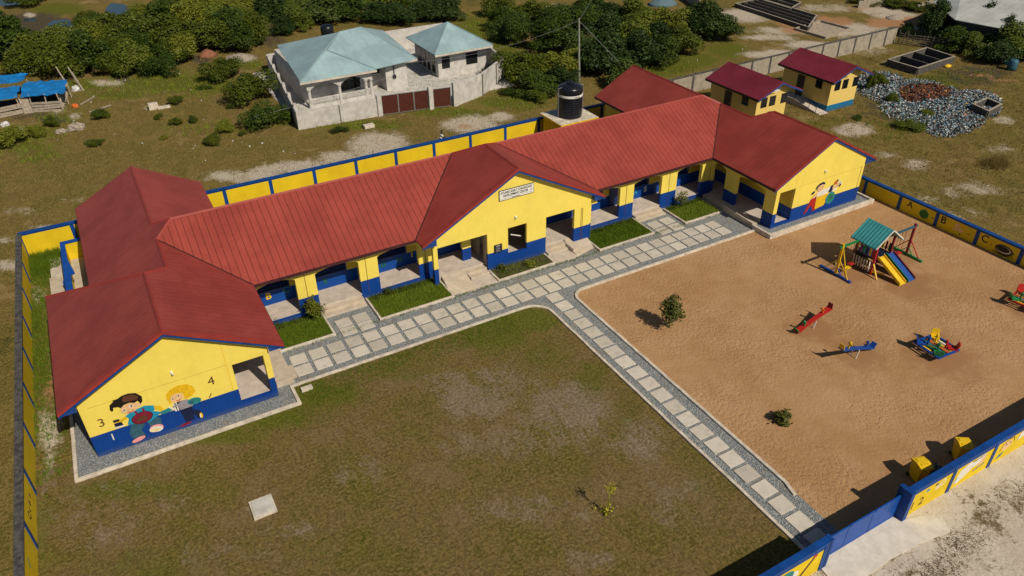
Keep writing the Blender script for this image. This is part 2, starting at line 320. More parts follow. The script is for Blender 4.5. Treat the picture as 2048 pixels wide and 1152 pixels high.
# lawn
earth('lawn_turf', [(.04, (.065, .068, .010)), (.2, (.14, .118, .024)), (.34, (.085, .072, .016)), (.46, (.17, .122, .04)), (.56, (.105, .076, .028)), (.68, (.185, .128, .058)), (.8, (.14, .098, .048)), (.94, (.24, .19, .12))], (.25, .185, .075), (.040, .032, .010), 1.9, (.165, .122, .08), (.285, .23, .17), (.12, .075, .035), (.19, .125, .065))
LM = {'sand': ell([(100, 860, 26, 60, 1), (100, 925, 24, 30, 1), (95, 965, 20, 26, .9), (300, 1000, 120, 50, .5), (180, 1060, 120, 60, .5), (420, 1110, 150, 40, .5), (200, 1010, 160, 120, .5), (1000, 780, 160, 70, .55), (1150, 850, 120, 60, .5), (960, 800, 100, 45, .85), (1130, 820, 110, 60, .85), (1280, 880, 60, 50, .8), (900, 760, 70, 30, .7), (1180, 1120, 80, 25, .75), (720, 940, 70, 40, .55), (1060, 1020, 140, 40, .6), (1000, 880, 140, 50, .6), (560, 1060, 90, 30, .6), (1350, 1010, 70, 50, .6)]),
      'green': ell([(1050, 640, 80, 30, 1), (990, 670, 90, 40, .8), (1080, 700, 60, 50, .6), (520, 830, 140, 30, 1), (640, 790, 90, 26, 1), (430, 870, 100, 20, 1), (800, 740, 100, 25, .5), (250, 980, 140, 22, .8), (90, 1060, 30, 90, .6), (1250, 830, 30, 60, .6), (1400, 950, 30, 60, .5), (1180, 760, 40, 50, .6), (300, 1130, 150, 50, .5), (700, 1100, 160, 40, .4)]),
      'mud': ell([(1100, 1120, 60, 30, .35)]), 'orange': ell([(1250, 960, 160, 60, .34), (1000, 850, 120, 60, .3), (420, 960, 100, 50, .25)])}
kind(grid_sheet('lawn', ax(-7.9, 20.5, .35)+[20.5], ax(11.0, 33.05, .35)+[33.05], .006, 'lawn_turf', LM))
# sand of the play yard
def sand_mat(name, c1, c2, foot, fs=1.0, tuft=False):
    m, t, b = nodes(name); p = pos(t)
    mp = NN(t, 'ShaderNodeMapping'); mp.inputs['Scale'].default_value = (1, .75, 1); mp.inputs['Rotation'].default_value = (0, 0, .5); t.links.new(p, mp.inputs[0])
    big = noise(t, p, .16, 4, .6); mid = noise(t, p, .9, 5, .6); dents = noise(t, mp.outputs[0], 6.2*fs, 2.2, .6); grain = noise(t, p, 30, 2, .7)
    col = mix(t, fr(t, mth(t, 'ADD', mth(t, 'MULTIPLY', big, .6), mth(t, 'MULTIPLY', mid, .4)), .35, .65), c1, c2)
    col = mix(t, mth(t, 'MULTIPLY', fr(t, grain, .5, .8), .25), col, tuple(x*.6 for x in c1))
    if tuft:
        col = mix(t, fr(t, mth(t, 'ADD', mth(t, 'MULTIPLY', noise(t, p, .5, 6, .75), .7), mth(t, 'MULTIPLY', noise(t, p, 5, 4, .8), .3)), .52, .62), col, (.13, .095, .045))
    t.links.new(col, b.inputs['Base Color']); b.inputs['Roughness'].default_value = .95; b.inputs['Specular IOR Level'].default_value = .1
    smooth = fr(t, noise(t, p, .2, 2), .40, .56)
    if not tuft:     # trodden, damper sand round the play equipment
        wob = mth(t, 'MULTIPLY', mth(t, 'SUBTRACT', noise(t, p, .9, 4, .7), .5), 3.2); worn = None
        for wx, wy, wr in ((41.8, 23.0, 2.0), (39.6, 25.7, 1.6), (43.6, 25.2, 1.5), (37.0, 17.2, 2.1), (33, 19.6, 1.4), (33, 22.6, 1.5), (45.8, 17.6, 1.9)):
            d = NN(t, 'ShaderNodeVectorMath', operation='DISTANCE'); t.links.new(p, d.inputs[0]); d.inputs[1].default_value = (wx, wy, 0)
            w_ = mth(t, 'SUBTRACT', 1, fr(t, mth(t, 'ADD', d.outputs['Value'], wob), wr*.5, wr*1.25)); worn = w_ if worn is None else mth(t, 'MAXIMUM', worn, w_)
        col = mix(t, mth(t, 'MULTIPLY', worn, .7), col, (.275, .145, .066)); t.links.new(col, b.inputs['Base Color'])
        smooth = mth(t, 'MULTIPLY', smooth, mth(t, 'SUBTRACT', 1, worn)); dents = mth(t, 'MULTIPLY', dents, mth(t, 'SUBTRACT', 1, mth(t, 'MULTIPLY', worn, .6)))
    h = mth(t, 'ADD', mth(t, 'MULTIPLY', fr(t, dents, .28, .60), mth(t, 'ADD', mth(t, 'MULTIPLY', smooth, .6), .4)), mth(t, 'ADD', mth(t, 'MULTIPLY', noise(t, p, 11*fs, 3, .6), .35), mth(t, 'MULTIPLY', grain, .10)))
    bump(t, b, h, 1, foot); MT[name] = m
sand_mat('play_sand', (.35, .20, .092), (.435, .268, .142), .03)
sand_mat('street_sand', (.46, .40, .325), (.58, .52, .44), .02, .8, True)
b_ = B(); b_.face([(22.45, 11.0, .009), (50, 11.0, .009), (50, 33.3, .009), (38.3, 33.3, .009), (22.45, 33.3, .009)]); kind(b_.build('play_yard', 'play_sand'))
b_ = B(); n_ = 90; top = [(8+i*(42/n_*2.2), 10.9+0.0*i) for i in range(n_+1)]
b_.face([(16, 10.95, .005), (100, 10.95, .005), (100, -2, .005), (16, -2, .005)]); kind(b_.build('street', 'street_sand'))
# gravel
m, t, b = nodes('gravel'); p = pos(t); v = NN(t, 'ShaderNodeTexVoronoi'); v.inputs['Scale'].default_value = 24; t.links.new(p, v.inputs['Vector'])
g = NN(t, 'ShaderNodeSeparateColor'); t.links.new(v.outputs['Color'], g.inputs[0])
col = ramp(t, g.outputs[0], [(0, (.12, .145, .165)), (.4, (.20, .225, .24)), (.8, (.31, .325, .33)), (1, (.55, .54, .51))])
col = mix(t, mth(t, 'MULTIPLY', fr(t, noise(t, p, .8, 6, .7), .5, .68), .6), col, (.24, .19, .14))
t.links.new(col, b.inputs['Base Color']); b.inputs['Roughness'].default_value = .9; bump(t, b, v.outputs['Distance'], 1, .045); MT['gravel'] = m
def arc(cx, cy_, r, a0, a1, n=8): return [(cx+r*math.cos(R(a0+(a1-a0)*i/n)), cy_+r*math.sin(R(a0+(a1-a0)*i/n))) for i in range(n+1)]
pathp = [(3.95, 33.06)]+arc(19.2, 31.76, 1.3, 90, 0)+[(20.5, 11.0), (22.5, 11.0)]+arc(23.45, 32.05, .95, 180, 90)+[(38.35, 33.0), (38.35, 38.8), (3.95, 38.8)]
b_ = B(); b_.face([(x, y, .022) for x, y in pathp]); kind(b_.build('path', 'gravel'))
for nm, pts, z in (('gravel_strip', [(-5.8, 31.45), (4.6, 31.45), (4.6, 33.3), (3.9, 33.3), (3.9, 32.6), (-4.85, 32.6), (-4.85, 42), (-5.8, 42)], .05), ('gravel_strip', [(38.5, 31.6), (48.95, 31.6), (48.95, 44), (47.9, 44), (47.9, 32.4), (39.3, 32.4), (39.3, 33.3), (38.5, 33.3)], .22)):
    b_ = B(); b_.face([(x, y, z) for x, y in pts]); kind(b_.build(nm, 'gravel'))
def strip(bb, pts, w, z0, z1, closed=False):
    P = [Vector((x, y)) for x, y in pts]; L = []; Rr = []; n = len(P)
    for i in range(n):
        d0 = (P[i]-P[i-1]).normalized() if i > 0 else (P[1]-P[0]).normalized(); d1 = (P[i+1]-P[i]).normalized() if i < n-1 else d0
        nn = Vector((-d0.y-d1.y, d0.x+d1.x)).normalized(); k = w/2/max(.4, nn.dot(Vector((-d0.y, d0.x)))); L.append(P[i]+nn*k); Rr.append(P[i]-nn*k)
    i0 = len(bb.v)
    for l, r in zip(L, Rr): bb.v += [(l.x, l.y, z0), (r.x, r.y, z0), (r.x, r.y, z1), (l.x, l.y, z1)]
    for i in range(n-1):
        a = i0+4*i
        for q in ((0, 1), (1, 2), (2, 3), (3, 0)): bb.f.append([a+q[0], a+q[1], a+4+q[1], a+4+q[0]]); bb.m.append(0)
    bb.f.append([i0, i0+3, i0+2, i0+1]); bb.f.append([i0+4*(n-1)+k for k in range(4)]); bb.m += [0, 0]; return bb
def dense(pts, step=.6, j=.012):
    out = []
    for a, b in zip(pts, pts[1:]):
        n = max(1, int(math.dist(a, b)/step))
        for i in range(n): out.append((a[0]+(b[0]-a[0])*i/n+random.uniform(-j, j), a[1]+(b[1]-a[1])*i/n+random.uniform(-j, j)))
    return out+[pts[-1]]
def kerb(pts, w=.16, z1=.10, z0=-.05, step=.6): kind(strip(B(), dense(pts, step), w, z0, z1).build('kerb', 'kerb_mat', bevel=.015))
kerb([(4.75, 32.98)]+arc(19.2, 31.7, 1.28, 90, 0)+[(20.48, 11.1)])
kerb([(38.25, 32.9)]+arc(23.5, 31.95, .95, 90, 180)+[(22.55, 14.9), (22.35, 14.1)], .17, .12)
kerb([(-5.75, 40.5), (-5.9, 31.42), (4.68, 31.42), (4.68, 33.0)], .17, .15)
kerb([(49.02, 40), (49.02, 31.55), (38.42, 31.55), (38.42, 33.2)], .20, .36)
BEDS = [(5.0, 8.2, 36.2, 38.8), (11.1, 15.95, 36.22, 38.8), (19.3, 23.55, 36.35, 37.72), (27.15, 31.8, 36.2, 38.75), (34.72, 38.2, 36.2, 38.75)]
M('bed_turf', (.07, .11, .008), .3, 5, .95, .03, 9, c2=(.14, .18, .015)); M('soil', (.05, .038, .02), .3, 5, .95, .03, 9, c2=(.09, .07, .035))
for x0, x1, y0, y1 in BEDS:
    b_ = B(); b_.box(x0+.1, x1-.1, y0+.1, y1-.02, 0, .12); kind(b_.build('planting_bed', 'soil' if x0 == 19.3 else 'bed_turf'))
    kerb([(x0, y1), (x0, y0), (x1, y0), (x1, y1)], .13, .17, step=.35)
# concrete pad outside the gate
rp = [(20.62, 10.8), (20.62, 11.095), (25.2, 11.095), (25.2, 10.8), (26.3, 10.5), (26.9, 9.9), (26.6, 9.35), (25, 9.6), (23.2, 9.7), (21.7, 9.65), (20.6, 9.9), (20.3, 10.3), (20.35, 10.8)]
b_ = B(); b_.ext([(x, y, .012) for x, y in rp], (0, 0, .05)); M('apron_mat', (.64, .59, .51), .1, 2, .85, .01, 9, stain=.25); kind(b_.build('gate_apron', 'apron_mat'))
# water
m, t, b = nodes('pond_water'); b.inputs['Base Color'].default_value = (.012, .035, .05, 1); b.inputs['Roughness'].default_value = .08; bump(t, b, noise(t, pos(t), 2, 3), .3, .02); MT['pond_water'] = m
for cx, cy_, rx, ry in ((236, 19, 26, 13), (14, 5, 30, 7), (122, 47, 24, 9), (60, 40, 14, 3)):
    b_ = B(); k = random.random()
    b_.face([(*at(cx+rx*math.cos(a)*(1+.13*math.sin(3*a+k*6)), cy_+ry*math.sin(a)*(1+.16*math.sin(2*a+k*9))), .02) for a in [2*math.pi*i/28 for i in range(28)]]); kind(b_.build('water', 'pond_water'))
# ------------------------------------------------------------------ paving slabs
m, t, b = nodes('slab_mat2'); p = pos(t); oi = NN(t, 'ShaderNodeObjectInfo')
col = mix(t, oi.outputs['Random'], (.46, .425, .365), (.60, .555, .48)); col = mix(t, mth(t, 'MULTIPLY', fr(t, noise(t, p, 1.7, 6, .7), .45, .75), .45), col, (.22, .21, .18))
col = mix(t, mth(t, 'MULTIPLY', fr(t, noise(t, p, 6, 5, .75), .52, .75), .4), col, (.28, .20, .12))
t.links.new(col, b.inputs['Base Color']); b.inputs['Roughness'].default_value = .85; bump(t, b, noise(t, p, 14, 4), .5, .01); MT['slab_mat2'] = m
sl0 = None
def slab(x, y, label, group, w=.9, d=.87):
    global sl0
    if sl0 is None:
        b_ = B(); b_.box(-.5, .5, -.5, .5, 0, .05); sl0 = b_.build('paving_slab', 'slab_mat2', local=True, bevel=.012); o = sl0
    else: o = sl0.copy(); COL.objects.link(o)
    o.location = (x+w/2+random.uniform(-.015, .015), y+d/2+random.uniform(-.015, .015), .014+random.uniform(0, .012)); o.scale = (w, d, 1); o.rotation_euler.z = R(random.uniform(-1.3, 1.3)); o.rotation_euler.x = R(random.uniform(-.6, .6))
    tag(o, label, 'paving slab', group)
for k in range(30):
    x = 5.24+1.09*k if k <= 12 else 18.32+1.032*(k-12)
    if x > 37.3: break
    slab(x, 34.62, 'pale square concrete slab in the back row of the long double path', 'slabs in the back row of the long path')
    slab(x, 33.57, 'pale square concrete slab in the front row of the long double path', 'slabs in the front row of the long path')
for k in range(21): slab(20.97, 32.54-1.053*k, 'pale square stepping slab in the single row leading to the gate', 'stepping slabs of the single row to the gate')
for x in (8.58, 9.67):
    for y in (35.78, 36.7): slab(x, y, 'concrete slab between two grass beds, before the entrance steps on the left', 'slabs before the left entrance steps', .9, .82)
for x in (32.2, 33.35):
    for y in (35.78, 36.8): slab(x, y, 'concrete slab between two grass beds, before the entrance steps on the right', 'slabs before the right entrance steps', .95, .86)
# ------------------------------------------------------------------ the school
SC = empty('school_building', (21.7, 42, 0)); tag(SC, 'long yellow and blue school with red sheet-metal roofs, a central gable and two wings', 'school')
s_ = .53; ZE = 3.45
def mir(pts): return [(43.47-x, y, z) for x, y, z in pts][::-1]
def zz(kind_, x, y):
    return {'Lr': ZE+s_*(4.67-x), 'Ll1': ZE+s_*(x+5.65), 'hip': ZE+s_*(43.16-y), 'Ll2': ZE+s_*(x+3.45), 'mf': ZE+s_*(y-38.5), 'mb': ZE+s_*(48.7-y), 'cl': ZE+s_*(x-14.65), 'cr': ZE+s_*(28.25-x)}[kind_]
def rf(k, pts): return [(x, y, zz(k, x, y)) for x, y in pts]
faces = {}
def addroof(bb, pts, along):
    P = [Vector(p) for p in pts]; n = Vector((0, 0, 0))
    for i in range(len(P)): n += P[i].cross(P[(i+1) % len(P)])
    if n.z < 0: P = P[::-1]; n = -n
    n.normalize(); h = Vector((n.x, n.y, 0)).normalized(); u = Vector((0, 0, 1)).cross(h); v = n.cross(u)
    bb.face(P, [(p.dot(u), p.dot(v)) for p in P])
    Q = [p-Vector((0, 0, .09)) for p in P]; bb.face(Q[::-1], [(0, 0)]*len(Q))
    for i in range(len(P)):
        j = (i+1) % len(P); bb.face([P[i], Q[i], Q[j], P[j]], [(0, 0)]*4)
LW = [('Lr', [(4.67, 32.2), (-.49, 32.2), (-.49, 38.0), (.61, 39.1), (.61, 42.56), (4.67, 38.5)]), ('Ll1', [(-5.65, 32.2), (-5.65, 43.16), (-.49, 38.0), (-.49, 32.2)]),
      ('hip', [(-5.65, 43.16), (-3.45, 43.16), (.61, 39.1), (-.49, 38.0)]), ('Ll2', [(-3.45, 43.16), (-3.45, 54.0), (.61, 54.0), (.61, 44.64), (1.65, 43.6), (.61, 42.56), (.61, 39.1)]), ('Lr', [(.61, 44.64), (4.67, 48.7), (4.67, 54), (.61, 54)])]
bb = B()
for k, p_ in LW: addroof(bb, rf(k, p_), 0)
bb.build('left_wing_roof', 'red_roof_wing', SC)['label'] = 'stepped red metal roof over the left wing'
bb = B()
for k, p_ in LW: addroof(bb, mir(rf(k, p_)), 0)
bb.build('right_wing_roof', 'red_roof_wing', SC)['label'] = 'stepped red metal roof over the right wing'
bb = B(); addroof(bb, rf('cl', [(14.65, 37.45), (14.65, 38.5), (19.75, 43.6), (21.45, 41.9), (21.45, 37.45)]), 0); addroof(bb, rf('cr', [(28.25, 37.45), (21.45, 37.45), (21.45, 41.9), (23.15, 43.6), (28.25, 38.5)]), 0)
bb.build('centre_roof', 'red_roof_wing', SC)['label'] = 'red gabled roof over the central entrance'
bb = B(); addroof(bb, rf('mf', [(4.67, 38.5), (14.65, 38.5), (19.75, 43.6), (1.65, 43.6), (.61, 42.56)]), 0); addroof(bb, rf('mf', [(28.25, 38.5), (38.8, 38.5), (42.86, 42.56), (41.82, 43.6), (23.15, 43.6)]), 0)
zr = zz('mf', 0, 43.6)
addroof(bb, [(1.65, 43.6, zr), (19.75, 43.6, zr), (23.15, 43.6, zr), (41.82, 43.6, zr), (42.86, 44.64, zz('mb', 0, 44.64)), (38.8, 48.7, ZE), (4.67, 48.7, ZE), (.61, 44.64, zz('mb', 0, 44.64))], 0)
addroof(bb, [(19.75, 43.6, zr), (21.45, 41.9, 7.054), (23.15, 43.6, zr)], 0)
bb.build('main_roof', 'red_roof', SC)['label'] = 'long red ribbed roof over the classroom row'
# ridge and hip caps, valley gutters
def cap(a, b, w=.2, h=.05, mat='red_trim', nm='ridge_cap'):
    bb = B(); a = Vector(a)+Vector((0, 0, .012)); b = Vector(b)+Vector((0, 0, .012)); d = (b-a).normalized(); x = d.cross(Vector((0, 0, 1))).normalized()
    sec = [x*w*.5-Vector((0, 0, h*1.7)), x*w*.5-Vector((0, 0, h*.9)), Vector((0, 0, h)), -x*w*.5-Vector((0, 0, h*.9)), -x*w*.5-Vector((0, 0, h*1.7))]
    bb.ext([a+q for q in sec], b-a); return bb.build(nm, mat, SC)
zA, zB = zz('Lr', -.49, 0), zz('Lr', .61, 0)
for fn in (lambda p: p, lambda p: (43.47-p[0], p[1], p[2])):
    for a, b in (((-.49, 32.2, zA), (-.49, 38, zA)), ((-.49, 38, zA), (.61, 39.1, zB)), ((.61, 39.1, zB), (.61, 42.56, zB)), ((.61, 42.56, zB), (1.65, 43.6, zr)), ((1.65, 43.6, zr), (.61, 44.64, zB)), ((.61, 44.64, zB), (.61, 54, zB)), ((-5.65, 43.16, ZE), (-.49, 38, zA))):
        cap(fn(a), fn(b))
cap((1.65, 43.6, zr), (19.75, 43.6, zr)); cap((23.15, 43.6, zr), (41.82, 43.6, zr)); cap((21.45, 37.45, 7.054), (21.45, 41.9, 7.054)); cap((21.45, 41.9, 7.054), (19.75, 43.6, zr)); cap((21.45, 41.9, 7.054), (23.15, 43.6, zr))
M('valley_dark', (.03, .012, .01), .3, 3, .6)
for a, b in (((4.67, 38.5, ZE), (.61, 42.56, zB)), ((38.8, 38.5, ZE), (42.86, 42.56, zB)), ((14.65, 38.5, ZE), (19.75, 43.6, zr)), ((28.25, 38.5, ZE), (23.15, 43.6, zr))):
    bb = B(); a = Vector(a)+Vector((0, 0, .010)); b = Vector(b)+Vector((0, 0, .010)); bb.bar(a, b, .07, .03); bb.build('valley_gutter', 'valley_dark', SC)
# rake boards: broad red flashing on the gable edges, blue board below
def rake(a, b, top=.02, dy=-.03):
    a, b = Vector(a), Vector(b)
    bb = B(); bb.ext([a+Vector((0, dy, top+.015)), a+Vector((0, dy, -.13)), a+Vector((0, .26, -.13)), a+Vector((0, .26, top+.015))], b-a); bb.build('rake_board', 'red_trim', SC)
    bb = B(); bb.ext([a+Vector((0, .0, -.13)), a+Vector((0, .0, -.27)), a+Vector((0, .05, -.27)), a+Vector((0, .05, -.13))], b-a); bb.build('fascia', 'blue_band', SC)
for xl, xm, xr, y, zt in ((-5.65, -.49, 4.67, 32.2, zA), (38.8, 43.96, 49.12, 32.2, zA), (14.65, 21.45, 28.25, 37.45, 7.054)):
    rake((xl, y, ZE), (xm, y, zt)); rake((xm, y, zt), (xr, y, ZE))
# eaves boards
def eave(a, b, nm='fascia'):
    bb = B(); a, b = Vector(a), Vector(b); d = (b-a).normalized(); n = Vector((d.y, -d.x, 0)); bb.ext([a+n*.02+Vector((0, 0, -.005)), a-n*.03+Vector((0, 0, -.005)), a-n*.03+Vector((0, 0, -.2)), a+n*.02+Vector((0, 0, -.2))], b-a); bb.build(nm, 'dark_eave', SC)
M('dark_eave', (.05, .012, .014), .2, 3, .6)
eave((4.67, 38.5, ZE), (14.65, 38.5, ZE)); eave((28.25, 38.5, ZE), (38.8, 38.5, ZE)); eave((4.67, 32.25, ZE), (4.67, 38.45, ZE)); eave((-5.65, 43.1, ZE), (-5.65, 32.25, ZE))
eave((38.8, 38.45, ZE), (38.8, 32.25, ZE)); eave((49.12, 32.25, ZE), (49.12, 43.1, ZE)); eave((-3.45, 54, ZE), (-3.45, 43.2, ZE)); eave((46.92, 43.2, ZE), (46.92, 54, ZE)); eave((38.8, 54, ZE), (38.8, 48.8, ZE))
# soffit boxes at the eave corners
for x0, x1, y in ((-5.6, -4.88, 32.25), (3.92, 4.62, 32.25), (38.86, 39.12, 32.25), (48.02, 49.06, 32.25), (14.72, 15.62, 37.5), (27.4, 28.2, 37.5)):
    bb = B(); zt = lambda x: ZE-.13+s_*min(abs(x-(-5.65)), abs(x-4.67), abs(x-38.8), abs(x-49.12), abs(x-14.65), abs(x-28.25))
    bb.ext([(x0, y, ZE-.22), (x1, y, ZE-.22), (x1, y, zt(x1)), (x0, y, zt(x0))], (0, .3, 0)); bb.build('soffit', 'blue_soffit', SC)
# walls
def poly_y(bb, pts, y, t): bb.ext([(x, y, z) for x, z in pts], (0, t, 0))
def poly_x(bb, pts, x, t): bb.ext([(x, y, z) for y, z in pts], (t, 0, 0))
zu = lambda x, xl, xr: ZE-.10+s_*min(x-xl, xr-x)
FL = .44
def wall(nm, mk, mat='school_paint', label=None):
    bb = B(); mk(bb); o = bb.build(nm, mat, SC)
    if label: o['label'] = label
    return o
def gl(bb):
    q = lambda x: zu(x, -5.65, 4.67)
    poly_y(bb, [(-4.87, 0), (2.05, 0), (2.05, 2.92), (3.6, 2.92), (3.6, 0), (3.9, 0), (3.9, q(3.9)), (-.49, q(-.49)), (-4.87, q(-4.87))], 32.55, .2)
    bb.box(2.05, 3.6, 32.553, 32.75, 0, FL-.01)
wall('gable_wall', gl, label='front gable wall of the left wing with two painted children')
def gr(bb):
    q = lambda x: zu(x, 38.8, 49.12)
    poly_y(bb, [(39.15, 0), (39.5, 0), (39.5, 2.97), (41.0, 2.97), (41.0, 0), (48.05, 0), (48.05, q(48.05)), (43.96, q(43.96)), (39.15, q(39.15))], 32.3, .2)
    bb.box(39.5, 41.0, 32.303, 32.5, 0, FL-.01)
wall('gable_wall', gr, label='front gable wall of the right wing with a painted child on letters')
# gable with a true window hole: built from pieces
def gc2(bb):
    q = lambda x: zu(x, 14.65, 28.25)
    poly_y(bb, [(15.45, 2.85), (27.85, 2.85), (27.85, q(27.85)), (21.45, q(21.45)), (15.45, q(15.45))], 37.8, .2)
    bb.box(19.27, 20.8, 37.8, 38.0, 0, 2.848); bb.box(22.22, 23.72, 37.8, 38.0, 0, 2.848); bb.box(20.802, 22.218, 37.8, 38.0, 0, .86)
wall('gable_wall', gc2, label='front gable wall of the central entrance with the name board')
def arch_pts(a0, a1, spring=2.78, crown=3.03, n=8): return [(a0+(a1-a0)*i/n, spring+(crown-spring)*(1-abs(2*i/n-1)**1.9)) for i in range(n+1)]
def arcade(bb, fixed, axis, t, cols, ztop, spring=2.78):
    """columns [(a0,a1)...] joined by segmental arches"""
    cols = sorted(cols); bot = []
    for i, (a, c) in enumerate(cols):
        bot += [(a, 0), (c, 0)]
        if i < len(cols)-1: bot += arch_pts(c, cols[i+1][0], spring)
    pts = bot+[(cols[-1][1], ztop), (cols[0][0], ztop)]
    (poly_y if axis == 'y' else poly_x)(bb, pts, fixed, t)
wall('arcade', lambda bb: (arcade(bb, 38.9, 'y', .28, [(4.3, 4.75), (7.05, 8.25), (10.95, 12.18), (14.88, 15.75)], 3.52)), label='yellow arches on blue-footed piers, left of the central gable')
wall('arcade', lambda bb: (arcade(bb, 38.9, 'y', .28, [(27.45, 28.05), (30.65, 31.88), (34.45, 35.88), (38.3, 39.12)], 3.52)), label='yellow arches on blue-footed piers, right of the central gable')
wall('arcade', lambda bb: (arcade(bb, 3.62, 'x', .28, [(32.76, 33.3), (36.1, 37.25), (38.7, 39.4)], 3.55)), label='yellow arches along the veranda of the left wing')
wall('arcade', lambda bb: (arcade(bb, 39.15, 'x', .28, [(32.51, 33.3), (36.1, 37.25), (38.7, 38.89)], 3.55)), label='yellow arches along the veranda of the right wing')
wall('pier', lambda bb: bb.box(26.0, 27.27, 37.803, 38.05, 0, 2.848)); wall('pier', lambda bb: bb.box(15.45, 15.75, 37.803, 38.05, 0, 2.848)); wall('pier', lambda bb: bb.box(15.76, 16.05, 38.905, 39.15, 0, 3.4))
wall('pier', lambda bb: bb.box(18.12, 18.75, 39.2, 39.45, FL, 3.2)); wall('pier', lambda bb: bb.box(27.28, 27.44, 37.9, 39.15, 0, 3.0))
# inner walls
def inner(bb):
    wins = [(5.0, 6.95), (8.3, 10.6), (12.2, 14.7), (24.2, 26.6), (28.1, 30.3), (32.0, 34.6), (36.0, 38.5)]
    edges = [2.05]+[v for w in wins for v in w]+[41.4]
    for i in range(0, len(edges), 2): bb.box(edges[i], edges[i+1], 40.65, 40.85, 0, 4.4)
    for a, c in wins: bb.box(a+.002, c-.002, 40.651, 40.85, 0, 1.42); bb.box(a+.002, c-.002, 40.651, 40.85, 2.75, 4.4)
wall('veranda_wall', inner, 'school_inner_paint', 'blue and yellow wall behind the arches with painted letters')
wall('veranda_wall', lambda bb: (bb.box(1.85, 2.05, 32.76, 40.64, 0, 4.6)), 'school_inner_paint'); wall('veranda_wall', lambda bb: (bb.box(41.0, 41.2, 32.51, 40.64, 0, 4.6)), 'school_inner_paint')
for a, c in [(5.0, 6.95), (8.3, 10.6), (12.2, 14.7), (24.2, 26.6), (28.1, 30.3), (32.0, 34.6), (36.0, 38.5)]:
    bb = B(); bb.box(a-.04, c+.04, 40.60, 40.649, 1.38, 1.45); bb.box(a-.04, c+.04, 40.60, 40.649, 2.72, 2.79); bb.box(a-.04, a+.02, 40.60, 40.649, 1.45, 2.72); bb.box(c-.02, c+.04, 40.60, 40.649, 1.45, 2.72)
    f = bb.build('window', 'blue_band', SC); bb = B()
    bb.box(a+.003, c-.003, 40.74, 40.76, 1.42, 2.75); n = 5
    for k in range(9): bb.bar((a+.01, 40.70, 1.5+k*.14), (c-.01, 40.70, 1.5+k*.14), .07, .015)
    bb.build('shutter', 'blue_shutter', f)
for x0, x1, z1 in ((7.35, 8.15, 2.5), (31.0, 31.9, 2.5)):
    bb = B(); bb.box(x0, x1, 40.60, 40.648, FL, z1); dr = bb.build('door', 'blue_shutter', SC); bb = B(); bb.box(x1-.12, x1-.06, 40.55, 40.598, 1.4, 1.46); bb.build('handle', 'steel', dr)
# side / rear walls
for q in ((-4.87, -4.67, 32.76, 41.2, 0, 3.62), (-4.87, -2.75, 41.2, 41.4, 0, 3.62), (-2.75, -2.55, 41.41, 53.2, 0, 3.6), (47.85, 48.05, 32.51, 41.2, 0, 3.62), (46.02, 48.05, 41.2, 41.4, 0, 3.62), (46.0, 46.2, 41.41, 53.2, 0, 3.6)): wall('side_wall', lambda bb: bb.box(*q))
wall('rear_wall', lambda bb: (poly_y(bb, [(-2.75, 0), (3.9, 0), (3.9, zu(3.9, -3.45, 4.67)), (.61, zu(.61, -3.45, 4.67)), (-2.75, zu(-2.75, -3.45, 4.67))], 53.21, .2), poly_y(bb, [(39.57, 0), (46.2, 0), (46.2, 3.75), (42.86, 5.5), (39.57, 3.75)], 53.21, .2), bb.box(3.9, 39.57, 47.9, 48.1, 0, 3.6), bb.box(3.7, 3.9, 48.1, 53.2, 0, 3.6), bb.box(39.57, 39.77, 48.1, 53.2, 0, 3.6)))
# centre room behind the window
wall('entrance_wall', lambda bb: (bb.box(19.3, 19.45, 38.01, 38.5, 0, 3.2), bb.box(23.55, 23.7, 38.01, 40.64, 0, 3.2), bb.box(19.46, 23.54, 40.5, 40.6, 0, 3.2), bb.box(19.3, 19.45, 39.3, 40.64, FL, 3.2)), 'beige_wall')
bb = B(); bb.bar((21.5, 38.7, 1.75), (22.15, 38.35, 1.62), .06); bb.build('rail', 'white_paint', SC)
# floors
def floor(bb): bb.box(2.06, 3.88, 32.76, 38.92, 0, FL); bb.box(2.06, 41.0, 38.925, 40.65, 0, FL); bb.box(39.17, 40.99, 32.51, 38.92, 0, FL); bb.box(15.8, 27.25, 38.3, 38.92, 0, FL); bb.box(19.46, 23.55, 38.0, 38.3, 0, FL)
wall('veranda_floor', floor, 'concrete_floor')
for xa, xb, yb in ((4.75, 8.3, 38.923), (10.9, 15.7, 38.898), (28.05, 31.9, 38.898), (34.5, 39.1, 38.898)): wall('plinth', lambda bb: bb.box(xa, xb, 38.86, yb, 0, FL-.03), 'school_paint')
wall('ceiling', lambda bb: (bb.box(4.7, 39.1, 39.2, 40.64, 3.25, 3.3), bb.box(2.06, 3.6, 32.76, 39.2, 3.25, 3.3), bb.box(39.45, 40.99, 32.51, 39.2, 3.25, 3.3)), 'beige_wall')
